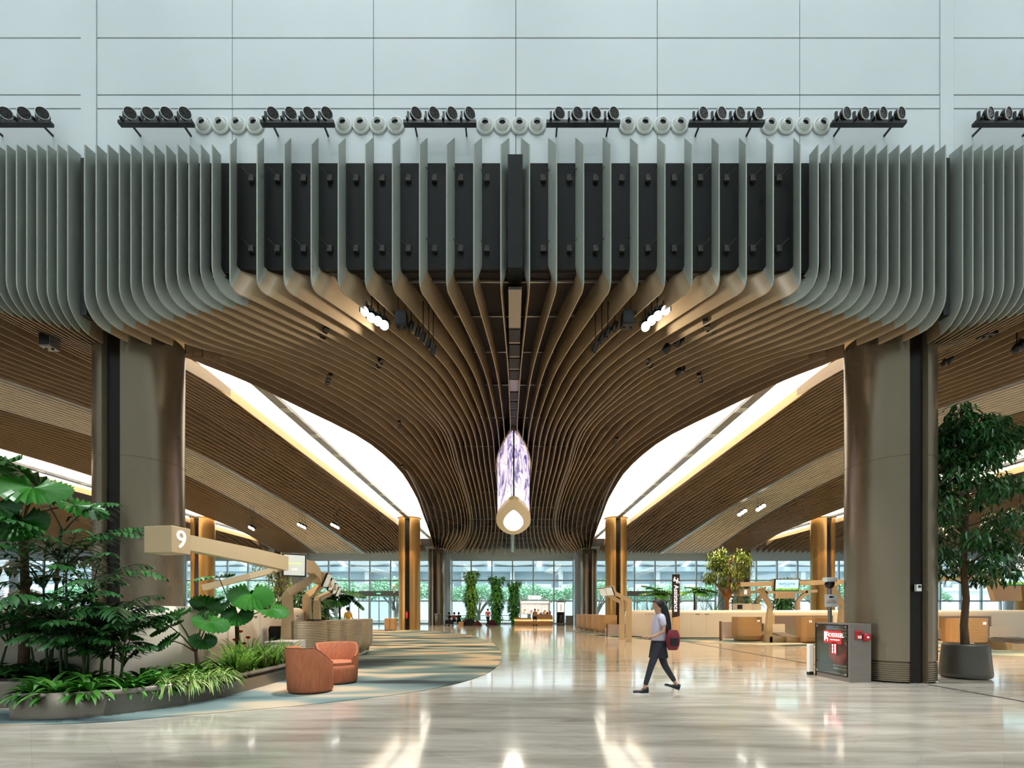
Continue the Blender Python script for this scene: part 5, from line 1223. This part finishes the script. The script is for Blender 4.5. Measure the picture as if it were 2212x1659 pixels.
t = thing('hand_trolley', 'small blue and steel trolley in front of the advert stand', 'trolley', (at(1212, 51.5), 51.5, 0)); m = MB(); m.tube([(-.15, 0, .1), (-.05, .1, 1.1), (.05, .1, 1.1), (.15, 0, .1)], .025, 6); MB().box(-.35, .35, -.3, .3, .12, .2).build('platform', 'steel', t); m.build('handle', 'steel', t)
m = MB()
for (a, b) in ((-.3, -.25), (.3, -.25), (-.3, .25), (.3, .25)): m.cyl((a, b, 0), .06, .12, 8)
m.build('wheels', 'black', t)
t = thing('grey_cabinet', 'low grey cabinet at the windows right of the kiosk', 'cabinet', (at(1230, 54), 54, 0)); MB().box(-.42, .42, -.3, .3, 0, .95).build('body', 'track_grey', t, bevel=.02); MB().box(-.45, .6, -.35, .35, .95, 1.0).build('top', 'steel', t)
t = thing('litter_bin', 'round steel litter bin beside the far left column', 'litter bin', (at(945, 51.5), 51.5, 0)); MB().lathe([(0, 0), (.24, 0), (.31, 1.2), (.29, 1.22), (0, 1.1)], 24).build('bin_body', 'steel', t); MB().lathe([(.31, 1.2), (.325, 1.22), (.3, 1.25), (.28, 1.22)], 24).build('rim', 'chrome', t)
# seated people with trolleys, simple but whole figures
mat('skin', (196, 150, 122), .55); mat('hair_black', (20, 17, 18), .65); mat('cloth_black', (30, 30, 36), .8); mat('cloth_white', (214, 210, 226), .8); mat('cloth_red', (196, 86, 70), .8); mat('cloth_yellow', (232, 186, 40), .7); mat('cloth_tan', (206, 170, 124), .8); mat('maroon', (92, 30, 38), .6); mat('shoe_white', (226, 226, 226), .6)
def skin_fig(name, nodes, edges, m, parent, sub=2, root=0):
    me = bpy.data.meshes.new(name); me.from_pydata([n[:3] for n in nodes], edges, []); me.materials.append(MATS[m])
    o = bpy.data.objects.new(name, me); C.objects.link(o); s = o.modifiers.new('skin', 'SKIN')
    for i, n in enumerate(nodes):
        r = n[3]; r = r if isinstance(r, tuple) else (r, r); me.skin_vertices[0].data[i].radius = r; me.skin_vertices[0].data[i].use_root = (i == root)
    s.use_smooth_shade = True; s.use_x_symmetry = False
    if sub: u = o.modifiers.new('sub', 'SUBSURF'); u.levels = sub; u.render_levels = sub
    # bake to a plain mesh
    dg = bpy.context.evaluated_depsgraph_get(); nm = bpy.data.meshes.new_from_object(o.evaluated_get(dg)); bpy.data.objects.remove(o)
    for p in nm.polygons: p.use_smooth = True
    o = bpy.data.objects.new(name, nm); C.objects.link(o); o.parent = parent; return o
def seated(x, y, rz, top, hair, label):
    t = thing('person', label, 'person', (x, y, 0), rz)
    N = [(0,0,.5,.15),(0,.02,.72,.14),(0,.03,.95,.15),(0,.02,1.08,.06),(0,-.01,1.16,.055),(0,-.02,1.27,.095),
         (-.17,.02,1.0,.07),(-.26,-.08,.78,.045),(-.14,-.3,.68,.035),(.17,.02,1.0,.07),(.26,-.08,.78,.045),(.14,-.3,.68,.035),
         (-.1,-.08,.5,.1),(-.12,-.45,.5,.08),(-.12,-.47,.12,.05),(-.12,-.58,.05,.045),(.1,-.08,.5,.1),(.12,-.45,.5,.08),(.12,-.47,.12,.05),(.12,-.58,.05,.045)]
    E = [(0,1),(1,2),(2,3),(3,4),(4,5),(2,6),(6,7),(7,8),(2,9),(9,10),(10,11),(0,12),(12,13),(13,14),(14,15),(0,16),(16,17),(17,18),(18,19)]
    skin_fig('body', N, E, 'skin', t, 1)
    skin_fig('shirt', [(0,0,.5,.17),(0,.02,.72,.165),(0,.03,.97,.17),(-.18,.02,1.01,.08),(-.25,-.06,.82,.065),(.18,.02,1.01,.08),(.25,-.06,.82,.065)], [(0,1),(1,2),(2,3),(3,4),(2,5),(5,6)], top, t, 1)
    skin_fig('trousers', [(0,0,.5,.165),(-.1,-.08,.5,.12),(-.12,-.45,.5,.1),(-.12,-.47,.15,.07),(.1,-.08,.5,.12),(.12,-.45,.5,.1),(.12,-.47,.15,.07)], [(0,1),(1,2),(2,3),(0,4),(4,5),(5,6)], 'cloth_black', t, 1)
    m = MB(); m.lathe([(.0, 1.4), (.07, 1.385), (.112, 1.33), (.115, 1.25), (.09, 1.17), (0, 1.15)], 12, c=(0, .02, 0)); m.build('hair', 'hair_black', t)
    MB().cbox((0, .05, .38), (.5, .5, .08)).build('seat_pad', 'cloth_black', t)
    m = MB()
    for (a, b) in ((-.2, -.15), (.2, -.15), (-.2, .25), (.2, .25)): m.cyl((a, b, 0), .02, .35, 6)
    m.build('stool_leg', 'steel', t)
    return t
seated(at(970, 50.5), 50.5, .6, 'cloth_black', 1, 'seated person in dark clothes behind the leftmost luggage trolley')
seated(at(981, 51), 51, -.4, 'cloth_red', 1, 'seated person in a reddish top between the luggage trolleys')
seated(at(991, 51), 51, .2, 'cloth_black', 1, 'seated person with full black hair beside the maroon bags')
def trolley(px, Y, label):
    t = thing('luggage_trolley', label, 'luggage trolley', (at(px, Y), Y, 0), .3, 'luggage trolleys of the seated group'); m = MB()
    m.tube([(-.25, .3, .1), (-.27, .35, 1.0), (.27, .35, 1.0), (.25, .3, .1)], .022, 6); m.tube([(-.25, .3, .12), (-.2, -.45, .16), (.2, -.45, .16), (.25, .3, .12)], .022, 6); m.tube([(-.26, .33, .55), (.26, .33, .55)], .018, 6); m.build('frame', 'chrome', t)
    MB().cbox((0, -.05, .35), (.42, .5, .4)).build('bag', 'cloth_black', t, bevel=.05); m = MB()
    for (a, b) in ((-.22, .3), (.22, .3), (-.18, -.4), (.18, -.4)): m.cyl((a, b, 0), .05, .1, 8)
    m.build('wheels', 'black', t)
trolley(966, 49.8, 'leftmost steel luggage trolley with a dark bag'); trolley(974, 49.6, 'second steel luggage trolley with a dark bag')
def lump(px, Y, w, h, m_, label, name='duffel_bag', peak=.5):
    t = thing(name, label, 'bag', (at(px, Y), Y, 0), 0, 'maroon bags and covered items on the floor'); rows = []
    for i in range(9):
        v = i/8; rows.append([(w*(-.5+u/12)*1, .35*math.cos(v*math.pi), h*math.sin(v*math.pi)*max(.02, (math.sin(math.pi*(u/12))**.6)*(1-.6*abs(u/12-peak)))) for u in range(13)])
    MB().sheet(rows).build('cover', m_, t); m = MB(); m.tube([(-w*.3, -.36, .05), (-w*.15, -.4, .22), (w*.15, -.4, .22), (w*.3, -.36, .05)], .02, 6); m.build('strap', 'cloth_black', t); return t
lump(1005, 50.5, 1.4, .85, 'maroon', 'maroon tent shaped cover right of the seated people', peak=.9); lump(1017, 50.3, 1.5, .8, 'cloth_black', 'dark covered heap between the maroon bags', peak=.3); lump(1031, 50.2, 1.0, .55, 'maroon', 'maroon bag lying right of the dark heap')
lump(1062, 51.5, 1.3, .6, 'maroon', 'maroon bag right of the distant walking person')
t = thing('carton', 'small brown carton in front of the dark heap', 'box', (at(996, 49.8), 49.8, 0)); MB().cbox((0, 0, .2), (.5, .35, .4)).build('box', 'kiosk_tan', t); MB().cbox((0, 0, .405), (.52, .06, .01)).build('tape', 'cream_edge', t)
def standing(x, y, rz, top, low, label, stride=.12, bare=False, h=1.0):
    t = thing('person', label, 'person', (x, y, 0), rz); t.scale = (h, h, h)
    N = [(0,0,.95,.12),(0,0,1.12,.105),(0,0,1.35,.13),(0,0,1.46,.05),(0,-.01,1.52,.05),(0,-.02,1.62,.085),
         (-.18,0,1.4,.055),(-.24,.06,1.12,.04),(-.22,-.08,.88,.032),(.18,0,1.4,.055),(.25,-.05,1.14,.04),(.2,-.22,1.0,.032),
         (-.09,-.04,.88,.09),(-.1,-stride,.5,.06),(-.1,-stride*1.2,.1,.038),(-.1,-stride*1.2-.14,.04,.035),(.09,.04,.88,.09),(.1,stride*.6,.5,.06),(.1,stride*1.8,.1,.038),(.1,stride*1.8-.14,.04,.035)]
    E = [(0,1),(1,2),(2,3),(3,4),(4,5),(2,6),(6,7),(7,8),(2,9),(9,10),(10,11),(0,12),(12,13),(13,14),(14,15),(0,16),(16,17),(17,18),(18,19)]
    skin_fig('body', N, E, 'skin', t, 1)
    skin_fig('shirt', [(0,0,.92,.135),(0,0,1.12,.13),(0,0,1.37,.145),(-.19,0,1.4,.07),(-.24,.05,1.2,.055),(.19,0,1.4,.07),(.25,-.04,1.2,.055)], [(0,1),(1,2),(2,3),(3,4),(2,5),(5,6)], top, t, 1)
    k_ = .55 if bare else .14
    skin_fig('shorts' if bare else 'trousers', [(0,0,.93,.13),(-.09,-.04,.86,.105),(-.1,-stride,k_ if bare else .5,.08),(.09,.04,.86,.105),(.1,stride*.6,k_ if bare else .5,.08)]+([] if bare else [(-.1,-stride*1.2,.14,.055),(.1,stride*1.8,.14,.055)]),
        [(0,1),(1,2),(0,3),(3,4)]+([] if bare else [(2,5),(4,6)]), low, t, 1)
    m = MB()
    for s, yy in ((-.1, -stride*1.2), (.1, stride*1.8)): m.cbox((s, yy-.06, .045), (.1, .27, .09))
    m.build('shoes', 'black', t, bevel=.02)
    m = MB(); m.lathe([(.0, 1.745), (.06, 1.73), (.1, 1.68), (.1, 1.6), (.075, 1.54), (0, 1.53)], 12, c=(0, .015, 0)); m.build('hair', 'hair_black', t)
    return t
standing(at(1054, 47.5), 47.5, .5, 'cloth_red', 'cloth_black', 'distant dark figure walking between the plant columns')
standing(at(1156, 50.3), 50.6, 2.6, 'cloth_tan', 'cloth_black', 'person in tan shirt and dark shorts at the snack kiosk', .08, True)
standing(at(752, 27), 27, 1.2, 'cloth_yellow', 'cloth_black', 'person in a yellow shirt behind the ribbed desk and leafy plant')
# ---- plants behind the left gantry
rt = random.Random(21)
pb_ = thing('planter', 'cream planter behind the left gantry legs', 'planter', (-9.0, 22, 0)); MB().box(-3.0, -.2, -3, 7, 0, .9).build('box', 'cream', pb_)
t = thing('green_tree', 'slender leafy tree behind the left gantry', 'tree', (-12.0, 25.0, 0)); tr = MB(); lf = MB()
tr.tube([(0, 0, 0), (.05, 0, 2.5), (.2, 0, 4.2)], [.07, .05, .02], 7); tr.tube([(0, 0, 1), (-.4, 0, 3), (-.5, 0, 4)], [.05, .03, .015], 6)
cs = [((rt.uniform(-.8, .6), rt.uniform(-.6, .6), rt.uniform(1.9, 4.3)), rt.uniform(.25, .4)) for _ in range(26)]
tree_leaves(lf, cs, 340, rt, .24, .045, 1.3, .1); tr.build('trunk', 'bark', t); lf.build('leaves', 'leaf_olive', t)
for (px, Y, H, lab, m_) in ((600, 21, 1.2, 'dark bushy plant left of the first gantry leg', 'leaf_dark'), (650, 21, 1.5, 'dark bushy plant behind the second gantry leg', 'leaf_dark'), (672, 24, 1.6, 'dark bushy plant behind the third gantry leg', 'leaf_mid'), (690, 26, 1.0, 'low bushy plant behind the fourth gantry leg', 'leaf_dark'), (560, 19, 1.0, 'bushy plant behind the cream cabinet wall', 'leaf_mid'), (500, 17, .9, 'bushy plant behind the left part of the cabinet wall', 'leaf_dark')):
    t = thing('shrub', lab, 'shrub', (at(px, Y), Y, .9), 0, 'shrubs behind the left gantry'); lf = MB(); rr = .75
    for _ in range(330):
        q = rt.random()*6.28; z = rt.random()*H; r_ = rr*rt.random(); lance(lf, (r_*math.cos(q), r_*math.sin(q), z), (math.cos(q), math.sin(q), .5-rt.random()*.9), .4, .11, .9, 3, .2)
    lf.build('leaves', m_, t); MB().tube([(0, 0, -.9), (0, 0, H*.8)], .04, 6).build('stem', 'bark', t)
fan_palm('fan_palm', (at(733, 24), 24, .5), 1.6, [(-.5,-.1,.2,.85,(-1,-.3,.1)), (.4,-.1,.3,.95,(1,-.2,.0)), (0,.2,.1,.7,(.2,1,0)), (.1,-.5,-.1,.75,(.3,-1,-.2)), (.7,-.1,-.1,.7,(1,.1,-.5)), (-.3,-.2,-.4,.6,(-1,-.2,-.2))], 'large leafed plant above the ribbed reception desk', rt, .05, 'leaf_dark')
# camera post + suitcase trolley left of the golden column
t = thing('camera_post', 'thin post with a ball camera left of the left golden column', 'camera post', (at(854, 38), 37.6, 0)); MB().cyl((0, 0, 0), .05, 3.3, 8).build('pole', 'cream_edge', t); MB().lathe([(0, 3.25), (.14, 3.35), (.15, 3.45), (.08, 3.55), (0, 3.56)], 12).build('ball_camera', 'cream', t)
MB().box(-.03, .05, -.06, -.04, 1.6, 2.9).build('dark_panel', 'black', t)
t = thing('service_cart', 'beige two-part cart at the foot of the left golden column', 'cart', (at(847, 37.6), 37.2, 0)); MB().box(-.42, -.02, -.3, .3, .08, .95).build('case', 'kiosk_tan', t, bevel=.03); MB().box(.0, .4, -.3, .3, .08, .95).build('case', 'kiosk_tan', t, bevel=.03); m = MB()
for a in (-.35, -.1, .1, .35): m.cyl((a, -.25, 0), .04, .08, 8)
m.build('wheels', 'black', t)
# ---- entrance vestibules
def vestibule(x0, x1, y, label):
    t = thing('entrance_vestibule', label, 'entrance', ((x0+x1)/2, y, 0), 0, 'glass entrance vestibules'); w = x1-x0
    MB().box(-w/2, w/2, -.15, .3, 3.15, 3.7).build('header', 'frame_grey2', t)
    b = MB().box(-.25, .25, -.17, -.15, 3.35, 3.5).build('exit_sign', 'exit_green', t); text('EXIT', .13, b, 'sign_white', face_M((0, -.175, 3.42)), ext=.001)
    for k in range(5):
        x = -w/2+w*k/4; MB().box(x-.05, x+.05, -.05, .05, 0, 3.15).build('door_post', 'frame_grey', t)
    MB().box(-w/2, w/2, -.01, .01, 0, 3.15).build('glass', 'clear_glass', t)
mat('frame_grey2', (104, 114, 116), .45, .2); mat('exit_green', (60, 180, 130), .4, em=(80, 210, 150), es=.8)
vestibule(at(772, 53), at(860, 53), 53.5, 'glass entrance with grey header left of the left golden column'); vestibule(at(1357, 53), at(1444, 53), 53.5, 'glass entrance with grey header behind the right fan palm')
# ================================================================ outdoors
mat('pavement', (196, 198, 194), .8, noise=(.5, .05)); struct(MB().box(-150, 150, 58.2, 220, -.25, -.02).build('ground', 'pavement'))
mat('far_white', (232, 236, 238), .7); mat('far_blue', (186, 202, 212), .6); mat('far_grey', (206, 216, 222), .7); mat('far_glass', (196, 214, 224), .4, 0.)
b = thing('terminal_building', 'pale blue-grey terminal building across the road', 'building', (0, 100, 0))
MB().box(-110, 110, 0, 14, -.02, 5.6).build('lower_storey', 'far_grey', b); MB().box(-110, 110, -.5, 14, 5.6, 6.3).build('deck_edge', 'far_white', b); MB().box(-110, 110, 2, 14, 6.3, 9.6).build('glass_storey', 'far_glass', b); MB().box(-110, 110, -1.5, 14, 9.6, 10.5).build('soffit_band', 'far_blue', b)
for i in range(23): MB().box(-110+i*10-.45, -110+i*10+.45, .2, 1.2, 5.6, 14).build('pylon', 'far_white', b)
m = MB()
for i in range(23):
    x = -108+i*10; m.sheet([[(x-6+1.5*j, y, 11.6+.05*(j-3)**2*1.2-.25*(y+5)) for j in range(7)] for y in (-5, -2, 4, 12)])
m.build('canopy', 'far_white', b)
m = MB()
for i in range(40): m.box(-100+i*5, -100+i*5+3, -.7, -.5, 6.3, 7.0)
m.build('balustrade_panel', 'far_white', b)
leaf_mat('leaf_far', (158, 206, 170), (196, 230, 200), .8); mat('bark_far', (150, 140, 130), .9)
proto = None; ids = ['leftmost', 'second from left', 'third from left', 'fourth from left', 'fifth from left', 'sixth from left', 'seventh from left', 'eighth from left', 'ninth from left', 'tenth from left', 'eleventh from left', 'rightmost']
rt = random.Random(2)
t = thing('rain_tree', 'x', 'tree', (0, 0, 0), 0, 'spreading trees beyond the window wall'); tr = MB(); lf = MB()
for i in range(9):
    q = i*2*math.pi/9; tr.tube([(0, 0, .8), (1.1*math.cos(q), .9*math.sin(q), 2.3), (2.6*math.cos(q), 2.3*math.sin(q), 3.6), (4.0*math.cos(q), 3.6*math.sin(q), 4.4)], [.16, .11, .07, .03], 5)
tr.tube([(0, 0, 0), (0, 0, 1.4)], [.3, .26], 8)
for i in range(5200):
    q = rt.random()*6.28; r_ = 5.8*math.sqrt(rt.random()); z = 3.3+2.5*math.sqrt(max(0, 1-(r_/5.8)**2))*rt.uniform(.15, 1)+.35*math.sin(q*5+r_); lance(lf, (r_*math.cos(q), r_*math.sin(q), z), (rt.uniform(-1, 1), rt.uniform(-1, 1), rt.uniform(-.4, .4)), .5, .3, .3, 2, .1)
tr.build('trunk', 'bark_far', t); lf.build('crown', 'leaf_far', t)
for i in range(12):
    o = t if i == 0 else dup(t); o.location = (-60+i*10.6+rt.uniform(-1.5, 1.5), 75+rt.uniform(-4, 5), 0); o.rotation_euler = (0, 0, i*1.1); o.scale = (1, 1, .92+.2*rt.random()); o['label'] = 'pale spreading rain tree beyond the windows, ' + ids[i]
p = clump('outdoor_shrub', 'broad', rt, 'leaf_far', n=120, L=1.1, w=.3); p['group'] = 'low shrubs beyond the windows'
for i in range(12):
    o = p if i == 0 else dup(p); o.location = (-55+i*10+rt.uniform(-2, 2), 68+rt.uniform(-1, 1), 0); o.rotation_euler = (0, 0, i); o['label'] = 'low pale shrub below the rain trees, ' + ids[i]
# ================================================================ the walking woman, facing left (-x), mid stride
mat('legging', (44, 46, 58), .7); mat('skirt_black', (26, 28, 36), .8); mat('bag_red', (122, 34, 48), .6); mat('tee_lilac', (206, 200, 220), .85); mat('lip', (160, 84, 78), .5); mat('eye_white', (230, 228, 224), .3); mat('sole_white', (232, 232, 228), .5)
P = thing('person', 'woman with long black hair walking left in white tee, dark skirt and leggings', 'person', (2.62, 8.9, 0))
# front of the body is -x; y spans her width
N = [(0,0,.93,(.09,.105)),      #0 pelvis
     (.0,0,1.08,(.078,.09)),      #1 waist
     (.01,0,1.28,(.085,.1)),    #2 chest
     (.02,0,1.4,(.05,.075)),      #3 shoulders
     (.012,0,1.46,.045),
     (-.018,0,1.53,(.07,.07)),
     (-.012,0,1.6,(.1,.1)),
     # near arm (y<0) swings forward, bent holding strap
     (.02,-.15,1.38,.047),(.04,-.2,1.14,.037),(-.14,-.17,1.04,.03),(-.215,-.15,1.03,.026),
     # far arm back
     (.02,.15,1.38,.047),(.12,.2,1.14,.037),(.16,.18,.93,.028),(.15,.18,.88,.025),
     # leg A forward (-x), near
     (-.03,-.085,.88,.075),(-.16,-.09,.5,.056),(-.27,-.09,.13,.036),(-.28,-.09,.07,.034),(-.39,-.09,.04,.028),
     # leg B back (+x)
     (.04,.085,.88,.075),(.14,.09,.5,.056),(.34,.09,.18,.036),(.37,.09,.12,.034),(.27,.09,.05,.028),
     (-.004,0,1.665,(.1,.1)),(.0,0,1.715,(.06,.06))]
E = [(0,1),(1,2),(2,3),(3,4),(4,5),(5,6),(3,7),(7,8),(8,9),(9,10),(3,11),(11,12),(12,13),(13,14),(0,15),(15,16),(16,17),(17,18),(18,19),(0,20),(20,21),(21,22),(22,23),(23,24),(6,25),(25,26)]
body = skin_fig('body', N, E, 'skin', P, 2)
# hands: palm, four fingers, thumb
def hand(c, fwd, out, parent, sgn):
    c = Vector(c); f = Vector(fwd).normalized(); o_ = Vector(out).normalized(); s = f.cross(o_).normalized()
    nodes = [tuple(c)+(.02,), tuple(c+f*.045)+((.013, .026),), tuple(c+f*.075)+((.012, .03),)]; ed = [(0, 1), (1, 2)]
    for k, (w_, L) in enumerate(((-.026, .06), (-.009, .07), (.009, .066), (.026, .052))):
        b = len(nodes); r = c+f*.085+s*w_
        nodes += [tuple(r)+(.0085,), tuple(r+f*L*.45-o_*.008)+(.008,), tuple(r+f*L*.75-o_*.028)+(.0075,), tuple(r+f*L*.8-o_*.045)+(.0065,)]; ed += [(2, b), (b, b+1), (b+1, b+2), (b+2, b+3)]
    b = len(nodes); r = c+f*.03-s*.028*sgn; nodes += [tuple(r)+(.0105,), tuple(r+f*.03-s*.02*sgn-o_*.012)+(.009,), tuple(r+f*.055-s*.022*sgn-o_*.024)+(.0075,)]; ed += [(1, b), (b, b+1), (b+1, b+2)]
    return skin_fig('hand', nodes, ed, 'skin', parent, 1)
hand((-.185, -.15, 1.03), (-1, .15, .15), (0, -.3, 1), body, 1); hand((.15, .18, .895), (-.1, 0, -1), (.0, 1, 0), body, -1)
# face
f = MB(); f.lathe([(0, .02), (.006, .012), (.01, -.004), (.008, -.011), (0, -.014)], 10, M=Matrix.Translation((-.098, 0, 1.59)) @ Matrix.Scale(1.7, 4, (1, 0, 0))); f.build('nose', 'skin', body)
m = MB()
for s in (-1, 1): m.lathe([(0, .011), (.009, .006), (.011, 0), (.009, -.006), (0, -.011)], 10, M=Matrix.Translation((-.0845, s*.031, 1.607)))
m.build('eyes', 'eye_white', body); m = MB()
for s in (-1, 1): m.lathe([(0, .005), (.005, 0), (0, -.005)], 8, M=Matrix.Translation((-.0925, s*.032, 1.607)))
m.build('pupils', 'hair_black', body); MB().cbox((-.086, 0, 1.556), (.012, .036, .009)).build('mouth', 'lip', body, bevel=.004)
m = MB()
for s in (-1, 1): m.lathe([(0, .028), (.012, .018), (.014, 0), (.008, -.022), (0, -.026)], 10, M=Matrix.Translation((-.0, s*.083, 1.595)) @ Matrix.Scale(.55, 4, (0, 1, 0)))
m.build('ears', 'skin', body)
# long hair: cap plus mane down the back
h = MB(); rows = []
for j in range(9):
    rows.append([])
    for i in range(33):
        a = 2*math.pi*i/32; back = math.cos(a); th = math.pi*(.01+(.36+.34*smooth(-.75, .1, back))*j/8); r = .108*math.sin(th)
        rows[-1].append((-.002+r*1.12*back, r*.98*math.sin(a), 1.622+.1*math.cos(th)))
h.sheet(rows); h.build('hair_cap', 'hair_black', P)
skin_fig('long_hair', [(.05,0,1.64,(.07,.085)),(.1,0,1.52,(.06,.09)),(.13,0,1.36,(.05,.1)),(.155,0,1.2,(.042,.095)),(.17,0,1.05,(.03,.06)),(.175,0,.97,(.012,.02))], [(0,1),(1,2),(2,3),(3,4),(4,5)], 'hair_black', P, 2)
# clothes
skin_fig('tee_shirt', [(.0,0,.88,(.15,.17)),(.0,0,1.08,(.13,.15)),(.01,0,1.28,(.135,.155)),(.02,0,1.385,(.085,.12)),(.02,-.165,1.38,.062),(.035,-.2,1.22,.06),(.02,.165,1.38,.062),(.08,.2,1.22,.06)], [(0,1),(1,2),(2,3),(3,4),(4,5),(3,6),(6,7)], 'tee_lilac', P, 2)
sk = MB(); rows = []
for j in range(7):
    z = .96-.31*j/6; k_ = j/6; rows.append([((.125+.045*k_)*math.cos(a)*1.02+.0, (.145+.03*k_)*math.sin(a), z) for a in [2*math.pi*i/28 for i in range(29)]])
sk.sheet(rows); sk.build('skirt', 'skirt_black', P)
skin_fig('leggings', [(0,0,.95,(.11,.125)),(-.03,-.085,.86,.095),(-.16,-.09,.5,.066),(-.268,-.09,.14,.045),(.04,.085,.86,.095),(.14,.09,.5,.066),(.335,.09,.19,.045)], [(0,1),(1,2),(2,3),(0,4),(4,5),(5,6)], 'legging', P, 2)
def shoe(x, y, z, pitch):
    M = Matrix.Translation((x, y, z)) @ Matrix.Rotation(pitch, 4, 'Y')
    rows = []
    for i in range(9):
        u = i/8; xx = .07-.27*u; w_ = .034+.014*math.sin(math.pi*u); hh = .105-.06*smooth(.15, .6, u) if u < .9 else .03
        rows.append([(xx, -w_, .02), (xx, -w_*1.0, .02+hh*.6), (xx, -w_*.5, .02+hh), (xx, w_*.5, .02+hh), (xx, w_, .02+hh*.6), (xx, w_, .02)])
    m = MB(); m.sheet(rows, True, M=M); m.add(rows[0], [tuple(range(6))], M=M); m.add(rows[-1], [tuple(range(5, -1, -1))], M=M); o = m.build('shoe', 'black', P)
    out = [(.08, -.03), (.0, -.04), (-.12, -.05), (-.19, -.035), (-.215, 0), (-.19, .035), (-.12, .05), (0, .04), (.08, .03)]
    MB().prism(out, 0, .024, M).build('sole', 'sole_white', o)
shoe(-.28, -.09, .0, 0); shoe(.33, .09, .045, .32)
b = thing('shoulder_bag', 'dark red shoulder bag hanging behind the walking woman', 'bag', (2.62+.21, 8.9-.16, 1.0)); m = MB(); rows = []
for j in range(9):
    z = -.2+.36*j/8; k_ = math.sin(math.pi*(.12+.76*j/8))**.5; rows.append([(.13*k_*math.cos(a), .085*k_*math.sin(a), z) for a in [2*math.pi*i/20 for i in range(21)]])
m.sheet(rows); m.add(rows[0][:-1], [tuple(range(20))]); m.add(rows[-1][:-1], [tuple(range(20))]); m.build('bag_body', 'bag_red', b, bevel=.03); MB().tube([(-.06, .0, .12), (-.14, .02, .34), (-.18, .1, .42), (-.2, .2, .4)], .012, 6).build('strap', 'cloth_black', b)
MB().box(-.07, .07, -.095, -.08, -.12, .02).build('front_pocket', 'cloth_black', b, bevel=.01)
